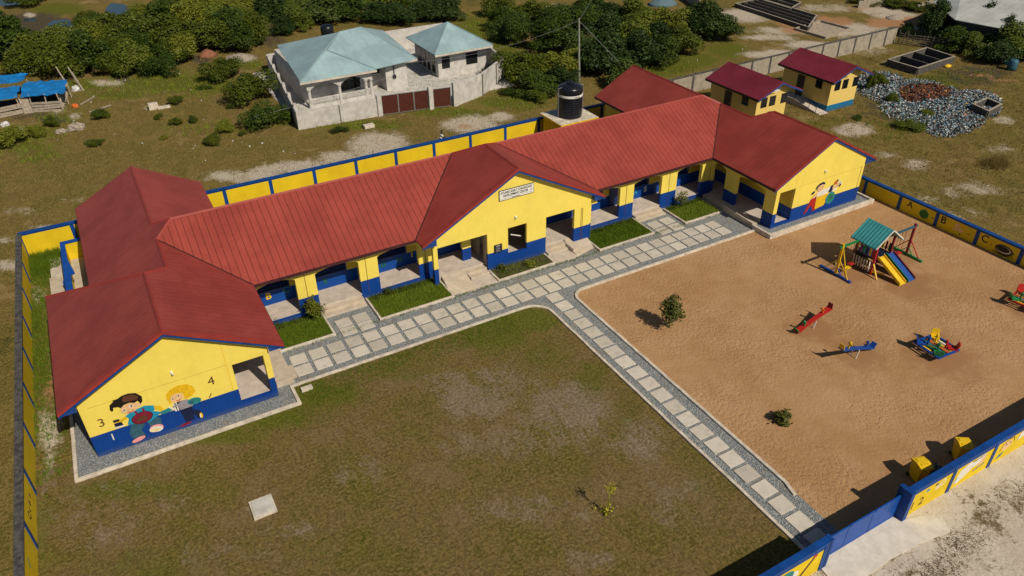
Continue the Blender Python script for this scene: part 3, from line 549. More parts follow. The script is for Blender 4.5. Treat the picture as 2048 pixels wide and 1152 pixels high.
# steps and ramps
def stp(x0, x1, y1, lab):
    bb = B(); bb.box(x0, x1, y1-.42, y1, 0, .30); bb.box(x0, x1, y1-.82, y1-.42, 0, .15); o = bb.build('steps', 'concrete_pink', SC, bevel=.01); o['label'] = lab
stp(8.28, 10.92, 38.92, 'pink concrete entrance steps left of the gable'); stp(31.92, 34.42, 38.9, 'pink concrete entrance steps right of the gable')
stp(17.75, 19.22, 38.3, 'concrete steps at the left opening of the gable'); stp(23.78, 25.45, 38.3, 'concrete steps at the right opening of the gable')
def rmp(pts_top, pts_bot, lab, z=FL-.005, zb=.03):
    bb = B(); (a, b), (c, d) = pts_top, pts_bot
    T = [(a[0], a[1], z), (b[0], b[1], z), (d[0], d[1], zb), (c[0], c[1], zb)]; bb.face(T); bb.face([(x, y, 0) for x, y, _ in T][::-1])
    for i in range(4): j = (i+1) % 4; bb.face([T[i], (T[i][0], T[i][1], 0), (T[j][0], T[j][1], 0), T[j]])
    o = bb.build('ramp', 'concrete_pink', SC); o['label'] = lab
rmp(((16.1, 38.3), (17.72, 38.3)), ((15.95, 36.45), (17.6, 36.2)), 'concrete ramp at the left side of the gable'); rmp(((25.5, 38.3), (27.2, 38.3)), ((25.4, 36.35), (27.1, 36.8)), 'concrete ramp at the right side of the gable')
for q in ((25.40, 25.5, 36.9, 38.2, .03, .34), (17.72, 17.8, 37.2, 38.1, .03, .34)): bb = B(); bb.box(*q); bb.build('ramp_kerb', 'concrete_floor', SC)
for x0, x1 in ((17.6, 19.25), (23.7, 25.4)):
    bb = B(); bb.box(x0, x1, 36.3, 37.45, 0, .06); kind(bb.build('entrance_pad', 'concrete_floor'))
bb = B(); bb.box(4.0, 4.93, 33.2, 36.6, 0, .4); bb.box(4.93, 5.2, 33.6, 34.6, 0, .2); bb.build('steps', 'concrete_pink', SC, bevel=.01)
rmp(((39.14, 36.35), (38.35, 36.35)), ((39.1, 33.3), (38.4, 33.3)), 'shaded ramp beside the right wing veranda', .42, .30)
bb = B(); bb.box(38.4, 39.13, 36.35, 38.6, 0, .42); bb.build('landing', 'concrete_pink', SC)
bb = B(); bb.bar((38.36, 36.35, .55), (38.36, 33.2, .42), .09, .12); bb.build('ramp_kerb', 'concrete_floor', SC)
# rain pipes, wall joints and lamps
for x, y, z1 in ((7.62, 38.89, 3.4), (11.4, 38.89, 3.4), (15.35, 38.89, 3.4), (26.55, 37.79, 2.8), (26.66, 37.79, 2.8), (31.2, 38.89, 3.4), (35.15, 38.89, 3.4), (47.75, 32.29, 3.1)):
    bb = B(); bb.box(x-.014, x+.014, y-.006, y+.004, 0, z1); bb.build('wall_joint', 'p_brown', SC)
for x, z0, z1, y in ((1.80, .0, 4.4, 32.548), (40.95, 3.3, 4.05, 32.298)):
    bb = B(); bb.box(x-.012, x+.012, y-.004, y+.004, z0 if z0 else 1.4, z1); bb.build('wall_joint', 'p_gold', SC)
M('p_crease', (.48, .34, .07), .1, 3, .8)
for xa, xb, yb in ((-4.5, 1.8, 32.547), (41.1, 47.9, 32.297)): bb = B(); bb.bar((xa, yb, 3.03), (xb, yb, 3.03), .006, .02); bb.build('wall_crease', 'p_crease', SC)
for x, y, z in ((-.65, 32.55, 3.6), (21.35, 37.8, 3.55), (43.7, 32.3, 3.66)):
    bb = B(); bb.box(x-.05, x+.05, y-.06, y-.001, z-.08, z+.08); bb.tube((x, y-.06, z+.02), (x+.05, y-.2, z-.02), .035, .05); bb.build('wall_lamp', 'white_paint', SC)
# painted letters on the veranda wall
for ch, x, z, sz, mt in (('B', 5.62, 1.06, .62, 'p_yellow'), ('C', 6.72, 1.15, .6, 'p_teal'), ('E', 9.2, 1.0, .5, 'p_leafgreen'), ('G', 13.08, 1.0, .5, 'p_leafgreen'), ('H', 14.2, 1.0, .5, 'p_leafgreen'), ('I', 15.1, 1.1, .5, 'p_yellow'), ('R', 33.5, .98, .55, 'p_sky'), ('S', 34.4, 1.02, .6, 'p_white'), ('T', 35.78, 1.05, .55, 'p_sky')):
    o = text('letter', ch, sz, mt, (x, 40.643, z), (R(90), 0, 0), SC, .004, bold=.015)
# name board
NB = empty('name_board', (21.45, 37.74, 5.33)); tag(NB, 'white board with black lettering on the yellow central gable', 'sign')
bb = B(); bb.box(20.18, 22.72, 37.735, 37.79, 4.99, 5.69); bb.build('frame', 'p_dark', NB); bb = B(); bb.box(20.21, 22.69, 37.725, 37.734, 5.02, 5.66); bb.build('panel', 'white_paint', NB)
text('lettering', 'ATUABO EARLY CHILDHOOD', .235, 'black_paint', (21.42, 37.722, 5.51), (R(90), 0, 0), NB, .002, sx=.72, bold=.006)
text('lettering', 'DEVELOPMENT CENTER', .235, 'black_paint', (21.37, 37.722, 5.28), (R(90), 0, 0), NB, .002, sx=.72, bold=.006)
bb = B(); bb.box(20.3, 22.6, 37.721, 37.724, 5.10, 5.115); bb.box(21.1, 21.7, 37.720, 37.7235, 5.055, 5.085); bb.box(22.42, 22.62, 37.721, 37.724, 5.27, 5.31); bb.build('rule_line', 'black_paint', NB)
PQ = empty('plaque', (20.03, 37.75, 1.58)); tag(PQ, 'small black plaque with pale text lines beside the gable window', 'plaque')
bb = B(); bb.box(19.74, 20.32, 37.75, 37.79, 1.28, 1.88); bb.build('backing', 'black_paint', PQ)
bb = B(); bb.box(19.88, 20.18, 37.742, 37.749, 1.74, 1.83)
for k in range(6): bb.box(19.85+.03*(k % 2), 20.2-.04*(k % 3), 37.743, 37.749, 1.36+k*.06, 1.38+k*.06)
bb.build('text_lines', 'p_grey', PQ)
# murals (flat painted shapes a few millimetres proud of the wall)
def paint(y, items, parent, nm):
    for i, (mt, pts) in enumerate(items):
        bb = B(); yy = y-.004-i*.0018; bb.ext([(x, yy, z) for x, z in pts], (0, .0015, 0)); bb.build(nm, mt, parent)
def oval(cx, cz, rx, rz, rot=0, n=16):
    c, s = math.cos(rot), math.sin(rot); return [(cx+rx*math.cos(a)*c-rz*math.sin(a)*s, cz+rx*math.cos(a)*s+rz*math.sin(a)*c) for a in [2*math.pi*k/n for k in range(n)]]
def stroke(pts, w):
    out = []; P = [Vector(p) for p in pts]; L = []; Q = []
    for i, p in enumerate(P):
        d = ((P[min(i+1, len(P)-1)]-P[max(i-1, 0)])).normalized(); n = Vector((-d.y, d.x))*w/2; L.append(tuple(p+n)); Q.append(tuple(p-n))
    return L+Q[::-1]
paint(32.55, [
 ('p_jeans', [(-3.0, 1.42), (-2.55, 1.45), (-2.5, 1.05), (-2.72, .8), (-2.62, .45), (-3.2, .45), (-3.26, .85)]), ('p_jeans', [(-2.6, 1.4), (-2.05, 1.5), (-1.75, 1.15), (-1.8, .72), (-2.3, .78), (-2.35, 1.1)]),
 ('p_outline', oval(-2.98, .32, .36, .155, .22)), ('p_pink', oval(-2.98, .32, .33, .125, .22)), ('p_pink', oval(-2.06, .66, .31, .2, -.25)), ('p_white', oval(-2.1, .58, .31, .18, -.25)), ('p_cream', oval(-2.17, .55, .25, .13, -.25)),
 ('p_yellow', [(-3.05, 1.95), (-3.1, 1.75), (-3.62, 1.62), (-3.62, 1.78)]), ('p_dark', [(-3.72, 1.93), (-3.45, 1.9), (-3.45, 1.78), (-3.72, 1.76)]), ('p_navy', [(-3.72, 1.72), (-3.4, 1.7), (-3.36, 1.46), (-3.72, 1.5)]), ('p_white', [(-3.73, 1.5), (-3.36, 1.47), (-3.33, 1.4), (-3.73, 1.42)]),
 ('p_sky', [(-3.17, 1.95), (-2.75, 2.12), (-2.25, 2.2), (-1.86, 2.05), (-1.85, 1.8), (-1.95, 1.72), (-1.6, 1.5), (-2.2, 1.15), (-3.2, 1.4), (-3.05, 1.75)]),
 ('p_yellow', [(-1.86, 2.03), (-1.86, 1.82), (-1.62, 1.55), (-1.5, 1.66), (-1.6, 1.9)]), ('p_teal', [(-1.66, 1.55), (-1.25, 1.62), (-1.12, 1.42), (-1.5, 1.33), (-1.7, 1.4)]), ('p_white', [(-1.3, 1.66), (-1.18, 1.64), (-1.05, 1.42), (-1.12, 1.4)]),
 ('p_outline', oval(-2.5, 1.55, .49, .36, .1)), ('p_maroon', oval(-2.5, 1.55, .46, .33, .1)), ('p_brown', oval(-2.52, 1.5, .26, .13, .1)), ('p_maroon', [(-2.75, 2.06), (-2.65, 2.06), (-2.6, 1.85), (-2.7, 1.85)]), ('p_maroon', [(-2.4, 2.1), (-2.3, 2.1), (-2.28, 1.85), (-2.38, 1.85)]),
 ('p_skin', oval(-2.86, 2.36, .40, .3, .12)), ('p_skin', oval(-2.42, 2.4, .1, .12)), 
 ('p_outline', [(-3.66, 2.6), (-3.6, 2.86), (-3.38, 3.02), (-3.44, 3.08), (-3.2, 3.08), (-3.0, 3.18), (-2.7, 3.2), (-2.4, 3.1), (-2.2, 2.8), (-2.24, 2.52), (-2.36, 2.38), (-2.42, 2.62), (-2.6, 2.56), (-2.8, 2.66), (-3.06, 2.62), (-3.2, 2.5), (-3.3, 2.62), (-3.5, 2.66), (-3.54, 2.48), (-3.62, 2.48)]),
 ('p_brown', [(-3.0, 3.1), (-2.6, 3.1), (-2.35, 2.9), (-2.4, 2.7), (-2.8, 2.75), (-3.05, 2.8)]),
 ('p_white', oval(-2.78, 2.44, .09, .08)), ('p_white', oval(-3.1, 2.34, .07, .06)), ('p_outline', oval(-2.76, 2.44, .045, .055)), ('p_outline', oval(-3.1, 2.34, .04, .045)), ('p_red', stroke([(-3.0, 2.14), (-2.86, 2.1), (-2.7, 2.2)], .035))], SC, 'mural_boy')
paint(32.55, [
 ('p_navy', [(-.85, 1.3), (-.25, 1.3), (-.25, .95), (-.35, .85), (-.3, .4), (-.75, .35), (-.78, .8)]), ('p_navy', [(-.35, 1.05), (.05, .85), (.1, .5), (-.1, .35), (-.2, .6), (-.45, .7)]), ('p_maroon', oval(-.78, .27, .3, .08, .1)), ('p_outline', oval(-.02, .5, .15, .19)), ('p_yellow', oval(.03, .5, .07, .17)), ('p_white', oval(-.02, .48, .03, .14)),
 ('p_dark', [(-1.0, 1.75), (-.7, 1.85), (-.6, 1.25), (-1.0, 1.25)]), ('p_white', [(-1.05, 1.75), (-.98, 1.75), (-.96, 1.25), (-1.04, 1.25)]), ('p_white', [(-.92, 1.8), (-.86, 1.8), (-.86, 1.25), (-.92, 1.25)]),
 ('p_grey', [(-1.1, 1.62), (-1.06, 1.5), (-.85, 1.56), (-.8, 1.24), (-.2, 1.26), (-.15, 1.6), (-.4, 1.78), (-.65, 1.8), (-.8, 1.66)]), ('p_teal', oval(-.08, 1.52, .33, .21, -.1)), ('p_jeans', oval(-.22, 1.5, .12, .1)),
 ('p_skin', oval(-.78, 2.06, .31, .27, .1)), ('p_gold', [(-1.22, 2.1), (-1.2, 2.42), (-1.0, 2.62), (-.6, 2.76), (-.2, 2.68), (.05, 2.45), (.12, 2.12), (-.05, 1.92), (-.3, 1.84), (-.46, 1.84), (-.44, 2.22), (-.8, 2.32), (-1.02, 2.24), (-1.08, 2.0), (-1.02, 1.86), (-1.2, 1.8), (-1.16, 2.0)]),
 ('p_white', oval(-.7, 2.14, .07, .06)), ('p_white', oval(-.98, 2.06, .05, .05)), ('p_outline', oval(-.69, 2.14, .04, .045)), ('p_outline', oval(-.98, 2.06, .03, .04)), ('p_red', stroke([(-.85, 1.92), (-.75, 1.86), (-.62, 1.92)], .03))], SC, 'mural_girl')
for ch, x, z, sz, mt in (('3', -4.2, 1.98, .68, 'p_brown'), ('1', -3.98, .95, .58, 'p_white'), ('4', .92, 2.35, .72, 'p_brown')):
    text('numeral', ch, sz, mt, (x, 32.545, z), (R(90), 0, 0), SC, .003)
bb = B(); bb.ext([(x, 32.545, z) for x, z in stroke([(.6, 1.42), (.7, 1.5), (.76, 1.64)], .05)], (0, .003, 0)); bb.build('numeral', 'p_brown', SC)
paint(32.3, [
 ('p_maroon', [(42.35, .5), (42.6, .5), (42.95, 1.1), (43.05, .85), (43.2, .85), (43.25, .5), (43.62, .52), (43.42, 1.7), (42.85, 1.62)]), ('p_red', [(42.5, .6), (42.7, .65), (43.0, 1.2), (43.1, 1.0), (43.2, 1.0), (43.3, .6), (43.52, .62), (43.34, 1.6), (42.92, 1.55)]),
 ('p_gold', [(43.52, .62), (44.4, .72), (44.55, .95), (44.45, 1.15), (44.6, 1.4), (44.5, 1.68), (43.44, 1.62)]), ('p_yellow', [(43.7, .8), (44.25, .85), (44.35, 1.0), (44.1, 1.12), (44.35, 1.35), (44.25, 1.5), (43.65, 1.45)]),
 ('p_teal', oval(44.98, 1.2, .48, .5, .2)), ('p_green', oval(45.0, 1.2, .3, .3)), ('p_jeans', oval(45.05, 1.2, .14, .18)),
 ('p_white', [(43.42, 1.7), (43.45, 2.05), (43.95, 2.15), (44.4, 2.1), (44.7, 2.25), (44.78, 2.1), (44.5, 1.72), (43.9, 1.62)]), ('p_navy', [(44.6, 1.72), (44.72, 2.2), (44.98, 2.3), (45.05, 2.0), (45.3, 1.95), (45.0, 1.7)]), ('p_white', [(44.9, 1.72), (45.4, 1.72), (45.45, 1.95), (45.2, 1.95)]),
 ('p_skin', oval(45.08, 2.02, .12, .16)), ('p_orange', oval(45.2, 2.38, .17, .17)), ('p_brown', oval(45.32, 2.52, .1, .08)), ('p_white', [(45.25, 2.0), (45.32, 2.0), (45.6, 2.6), (45.52, 2.62)]), ('p_skin', [(45.4, 1.95), (45.6, 1.95), (45.62, 2.3), (45.52, 2.32)]), ('p_white', oval(45.76, 2.2, .1, .2, -.3)), ('p_navy', oval(45.74, 2.05, .09, .13, -.3)),
 ('p_skin', [(42.9, 1.64), (43.1, 1.9), (43.4, 2.06), (43.45, 1.85), (43.2, 1.66)]), ('p_skin', oval(43.62, 2.38, .34, .3, .15)), ('p_navy', [(43.12, 2.25), (43.18, 2.55), (43.45, 2.75), (43.8, 2.8), (44.02, 2.66), (44.0, 2.55), (43.7, 2.62), (43.4, 2.54), (43.24, 2.36)]), ('p_navy', oval(42.93, 2.12, .19, .1, .5)),
 ('p_outline', oval(43.5, 2.4, .025, .035)), ('p_outline', oval(43.78, 2.44, .025, .035)), ('p_red', stroke([(43.55, 2.22), (43.68, 2.18), (43.8, 2.24)], .025))], SC, 'mural_child_on_letters')
# ------------------------------------------------------------------ boundary walls
def runwall(name, label, a, b, inn, h, t, posts, paintm, bandm, capm, out_posts=False, capw=.30, low=0, band=.1, topb=None, extra=None, posth=None):
    """wall from a to b; inn = unit vector towards the yard; posts = distances from a"""
    a, b = Vector((*a, 0)), Vector((*b, 0)); d = (b-a).normalized(); n = Vector((*inn, 0)); L = (b-a).length
    root = empty(name, (a+b)/2); tag(root, label, 'wall')
    bb = B(); bb.ext([a+n*t/2, a-n*t/2, a-n*t/2+Vector((0, 0, h-.08)), a+n*t/2+Vector((0, 0, h-.08))], b-a); bb.build('wall_panel', paintm, root)
    bb = B(); bb.ext([a+n*capw/2+Vector((0, 0, h-.08)), a-n*capw/2+Vector((0, 0, h-.08)), a-n*capw/2+Vector((0, 0, h)), a+n*capw/2+Vector((0, 0, h))], b-a); bb.build('coping', capm, root)
    if band:
        for sgn in (1, -1):
            if sgn == -1 and not out_posts: continue
            w = topb if (sgn == -1 and topb) else band
            q = n*(t/2+.012)*sgn; bb = B(); bb.ext([a+q+Vector((0, 0, h-.08-w)), a+q+Vector((0, 0, h-.081)), a+n*t/2*sgn+Vector((0, 0, h-.081)), a+n*t/2*sgn+Vector((0, 0, h-.08-w))], b-a); bb.build('band', bandm, root)
    for s in posts:
        if 0 < s < L:
            c = a+d*s
            for sgn in ((1, -1) if out_posts else (1,)):
                q = n*(t/2)*sgn; e = n*(t/2+.03)*sgn; bb = B()
                bb.ext([c+q-d*.13, c+e-d*.13, c+e+d*.13, c+q+d*.13], (0, 0, h-.082)); bb.build('post', bandm, root)
    return root
BW = runwall('boundary_wall', 'long yellow wall with blue posts behind the school', (-7.35, 55.55), (49.8, 55.55), (0, -1), 1.9, .2, [13.6+3.45*k-3.45*3 for k in range(16)], 'yellow_wall', 'blue_band', 'blue_band', capw=.34)
LWL = runwall('boundary_wall', 'yellow wall with thin blue posts and a dark worn top, left of the school', (-7.3, 55.4), (-8.05, 11.2), (1, 0), 1.9, .2, [.25+3.37*k for k in range(14)], 'yellow_wall', 'blue_band', 'dusty_band', capw=.36)
RWL = runwall('boundary_wall', 'shaded yellow wall with painted letters and pictures beside the play yard', (49.75, 55.4), (50.25, 11.2), (-1, 0), 1.22, .2, [22.4+3.05*k for k in range(8)]+[6+3*k for k in range(5)], 'yellow_wall', 'blue_band', 'blue_band', capw=.34)
FWR = runwall('boundary_wall', 'blue-topped street wall with painted yellow panels, right of the blue gate', (25.3, 10.95), (50.3, 10.95), (0, 1), 1.75, .22, [.15+3.0*k for k in range(9)], 'yellow_wall', 'blue_band', 'blue_band', out_posts=True, topb=.30, capw=.30, band=.12)
FWL = runwall('boundary_wall', 'blue-topped street wall with a pencil picture, left of the blue gate', (-8.1, 10.95), (20.45, 10.95), (0, 1), 1.75, .22, [28.4-3.0*k for k in range(9)], 'yellow_wall', 'blue_band', 'blue_band', out_posts=True, topb=.30, capw=.30, band=.12)
GT = empty('gate', (22.8, 11.1, 0)); tag(GT, 'blue sheet-metal gate with two leaves and a side door in the street wall', 'gate')
bb = B(); bb.box(25.22, 25.46, 10.72, 11.35, 0, 1.768); bb.build('gate_pier', 'blue_band', GT)
bb = B(); bb.box(20.46, 20.6, 10.80, 11.13, 0, 1.76); bb.build('gate_pier', 'blue_band', GT)
M('gate_blue', (.005, .065, .32), .12, 2, .45, .004, 6)
for x0, x1 in ((20.62, 22.0), (22.03, 23.5), (23.53, 25.2)):
    bb = B(); bb.box(x0, x1, 11.1, 11.14, .03, 1.38); lf = bb.build('gate_leaf', 'gate_blue', GT); bb = B()
    for a, b in (((x0, .1), (x1, .1)), ((x0, 1.36), (x1, 1.36)), ((x0+.03, .1), (x0+.03, 1.36)), ((x1-.03, .1), (x1-.03, 1.36))): bb.bar((a[0], 11.12, a[1]), (b[0], 11.12, b[1]), .06, .09)
    bb.build('leaf_frame', 'gate_blue', lf)
bb = B(); bb.box(20.7, 20.86, 11.04, 11.095, 1.2, 1.3); bb.build('latch', 'white_paint', GT)
# pictures and letters on the right wall (inner face looks towards -x)
def onright(nm, items):
    for i, (mt, pts) in enumerate(items):
        bb = B(); f = lambda y: 49.75+(55.4-y)*.5/44.2-.104-i*.002
        bb.ext([(f(y), y, z) for y, z in pts], (-.0015, 0, 0)); bb.build(nm, mt, RWL)
for ch, y, sz, z in (('A', 29.1, .62, .72), ('B', 26.4, .75, .68), ('C', 23.3, .72, .68)):
    text('letter', ch, sz, 'black_paint', (49.75+(55.4-y)*.5/44.2-.108, y, z), (R(90), 0, R(-90)), RWL, .003, bold=.012)
onright('picture_apple', [('p_green', oval(27.9, .5, .38, .34)), ('p_leafgreen', oval(27.9, .46, .3, .26)), ('p_brown', stroke([(27.88, .8), (27.82, .95)], .05))])
onright('picture_butterfly', [('p_skin', oval(25.35, .75, .18, .14)), ('p_skin', oval(25.05, .5, .2, .15)), ('p_skin', oval(25.4, .45, .14, .1)), ('p_dark', oval(25.0, .22, .06, .06))])
onright('picture_cup', [('p_dark', oval(21.9, .5, .62, .36)), ('p_cream', oval(21.95, .52, .52, .26)), ('p_outline', oval(22.0, .55, .48, .22)), ('p_dark', stroke([(21.45, .6), (21.2, .55), (21.25, .35), (21.5, .35)], .05)), ('p_dark', stroke([(22.6, .2), (21.9, .1), (21.2, .25)], .05)), ('p_dark', stroke([(22.85, .5), (22.72, .52)], .04))])
onright('letter_dash', [('p_dark', stroke([(27.3, .5), (27.1, .5)], .04)), ('p_dark', stroke([(24.6, .5), (24.3, .5)], .04))])
def onfront(nm, par, items):
    for i, (mt, pts) in enumerate(items):
        bb = B(); y = 10.838-i*.002; bb.ext([(x, y, z) for x, z in pts], (0, .0015, 0)); bb.build(nm, mt, par)
onfront('panel_painting', FWR, [('p_sky', oval(26.7, 1.1, .12, .1)), ('p_cream', [(27.3, .75), (27.6, .8), (27.5, 1.1), (27.25, 1.05)]), ('p_white', oval(27.75, 1.05, .2, .2)), ('yellow_wall', oval(27.75, 1.05, .12, .14)), ('p_brown', oval(27.3, 1.15, .12, .07))])
for ch, x in (('1', 25.85), ('2', 26.45)): text('numeral', ch, .7, 'p_brown', (x, 10.833, .55), (R(90), 0, 0), FWR, .002)
onfront('panel_painting', FWR, [('p_white', [(28.75, .35), (29.1, .22), (29.75, .6), (30.1, 1.1), (29.6, 1.3), (29.0, 1.05)]), ('p_sky', stroke([(28.85, .3), (28.9, .7)], .05)), ('p_white', [(29.9, .75), (30.5, .85), (30.75, 1.32), (30.1, 1.3)]), ('p_skin', [(30.3, .6), (30.75, .7), (30.85, 1.2), (30.5, 1.1)]), ('p_teal', stroke([(30.1, .45), (30.9, .6)], .07)), ('p_brown', stroke([(29.8, 1.2), (30.6, 1.25)], .04))])
onfront('panel_painting', FWR, [('p_brown', stroke([(32.0, .7), (32.1, 1.1), (32.5, 1.3), (32.9, 1.25), (33.0, .95)], .07)), ('p_skin', oval(32.5, .9, .36, .3)), ('p_outline', oval(32.4, 1.0, .05, .06)), ('p_outline', oval(32.7, .98, .05, .06)), ('p_teal', [(31.9, .25), (32.3, .3), (32.4, .55), (32.1, .5)]), ('p_white', [(33.3, .8), (33.8, .9), (33.9, 1.3), (33.4, 1.3)]), ('p_sky', [(33.8, 1.0), (34.1, 1.05), (34.1, 1.32), (33.85, 1.3)])])
onfront('panel_painting', FWR, [('p_white', oval(36, .8, .4, .3)), ('p_teal', oval(37, .8, .3, .2)), ('p_red', oval(39.2, .8, .3, .3))])
onfront('panel_painting', FWL, [('p_brown', [(18.75, .15), (18.95, .12), (19.75, 1.2), (19.6, 1.26)]), ('p_red', [(19.55, 1.22), (19.8, 1.18), (19.85, 1.33), (19.6, 1.36)]), ('p_white', oval(18.6, .75, .3, .28)), ('p_teal', oval(18.2, .95, .4, .3)), ('p_red', oval(16.6, .8, .4, .3))])
for ch, y in (('n', 30.6), ('6', 30.1), ('c', 29.7), ('Q', 29.3)): text('letter', ch, .55, 'p_dark', (-7.55-(55.4-y)*.75/44.2+.25+.105, y, .9), (R(90), 0, R(90)), LWL, .003)
for z, y, mt in ((1.2, 26.6, 'p_teal'), (.7, 25.9, 'p_red')):
    bb = B(); X = -7.3-(55.4-y)*.75/44.2+.106; bb.ext([(X, yy, zz_) for yy, zz_ in stroke([(y, z), (y-.3, z-.3)], .08)], (.003, 0, 0)); bb.build('letter', mt, LWL)
# ------------------------------------------------------------------ walled yard behind the left wing
YD = empty('courtyard_wall', (-4.4, 50, 0)); tag(YD, 'low yellow wall with broad blue top around the paved yard of the left wing', 'wall')
bb = B(); bb.box(-4.95, -4.75, 43.6, 53.4, 0, 1.5); bb.box(-4.75, -2.8, 53.2, 53.4, 0, 1.5); bb.build('wall_panel', 'yellow_wall', YD)
bb = B(); bb.ext([(-5.0, 43.6, 1.5), (-4.62, 43.6, 1.5), (-4.62, 48.6, 1.5), (-4.38, 48.7, 1.5), (-4.68, 50.8, 1.5), (-4.70, 53.15, 1.5), (-2.8, 53.15, 1.5), (-2.8, 53.45, 1.5), (-5.0, 53.45, 1.5)], (0, 0, .1)); bb.build('coping', 'gate_blue', YD)
bb = B(); bb.ext([(-4.95, 49, 0), (-5.25, 49, 0), (-5.25, 49, .9), (-4.95, 49, 1.5)], (0, .15, 0)); bb.build('buttress', 'gate_blue', YD)
PS = empty('concrete_cover', (-5.6, 52, 0)); tag(PS, 'grey concrete cover slab with raised pale rim beside the small yard wall', 'slab')
bb = B(); bb.box(-6.0, -4.96, 51.3, 54.0, 0, .28); bb.build('rim', 'kerb_mat', PS); bb = B(); bb.box(-5.75, -4.97, 51.5, 53.8, .281, .30); bb.build('lid', 'concrete_floor', PS)
bb = B(); bb.box(-6.1, -4.97, 45.5, 51.2, 0, .34); tag(bb.build('concrete_cover', 'concrete_pink', bevel=.02), 'long pale concrete slab between the left wall and the small yard wall', 'slab')
bb = B(); bb.box(-4.74, -2.8, 43.6, 53.1, 0, .3); kind(bb.build('yard_floor', 'concrete_pink'))
# ------------------------------------------------------------------ water tower
TW = empty('tank_stand', (35.7, 53.3, 0)); tag(TW, 'square yellow block stand with whitish top slab under the black tank', 'stand')
bb = B(); bb.box(34.05, 37.45, 52.0, 54.95, 0, 2.3); bb.build('base', 'yellow_wall', TW)
M('slab_stained', (.6, .54, .44), .3, 3, .9, .01, 20, stain=.8)
bb = B(); bb.box(33.8, 37.75, 51.7, 55.25, 2.3, 2.46); bb.build('slab_edge', 'p_gold', TW, bevel=.01); bb = B(); bb.box(33.83, 37.72, 51.73, 55.22, 2.461, 2.48); bb.build('slab_top', 'slab_stained', TW)
bb = B(); random.seed(3)
for j in range(9):
    for i in range(5): z = 1.1+i*.24; y = 52.15+j*.3; bb.ext([(34.04, y, z), (34.04, y+.2, z+.02), (34.04, y+.12, z+.17)], (-.03, 0, 0))
bb.build('pierced_block', 'p_gold', TW)
TK = empty('water_tank', (35.75, 53.4, 2.48)); tag(TK, 'black ribbed plastic water tank with a white band on the yellow stand', 'water tank')
prof = [(1.08, 0)]
for k in range(9): z = .08+k*.2; prof += [(1.08, z), (1.10, z+.04), (1.10, z+.11), (1.08, z+.15)]
prof += [(1.08, 2.1), (1.10, 2.16), (1.10, 2.5), (1.05, 2.62), (.72, 2.78), (.38, 2.84)]
bb = B(); bb.lathe(prof, (35.75, 53.4, 2.48), 40); bb.build('body', 'black_tank', TK, smooth=True)
bb = B(); bb.lathe([(1.108, 1.86), (1.112, 1.88), (1.112, 2.04), (1.108, 2.06)], (35.75, 53.4, 2.48), 40); bb.build('band', 'white_paint', TK, smooth=False)
bb = B(); bb.lathe([(.34, 2.84), (.36, 2.98), (.3, 3.02)], (35.75, 53.4, 2.48), 20); bb.box(35.72, 35.78, 53.1, 53.7, 5.5, 5.54); bb.build('lid', 'black_tank', TK)
bb = B()
for k in range(5):
    a = -1.75+k*.1; bb.box(35.75+1.113*math.cos(a)-.03, 35.75+1.113*math.cos(a)+.03, 53.4+1.113*math.sin(a)-.006, 53.4+1.113*math.sin(a)+.004, 4.38, 4.48)
bb.build('lettering', 'black_paint', TK)
for x, y in ((34.5, 53.3), (37.0, 53.2)):
    bb = B(); bb.path([(x, y, 2.48), (x, y, 5.1), (35.75, 53.4, 5.3)], .02); bb.build('pipe', 'p_grey', TK)
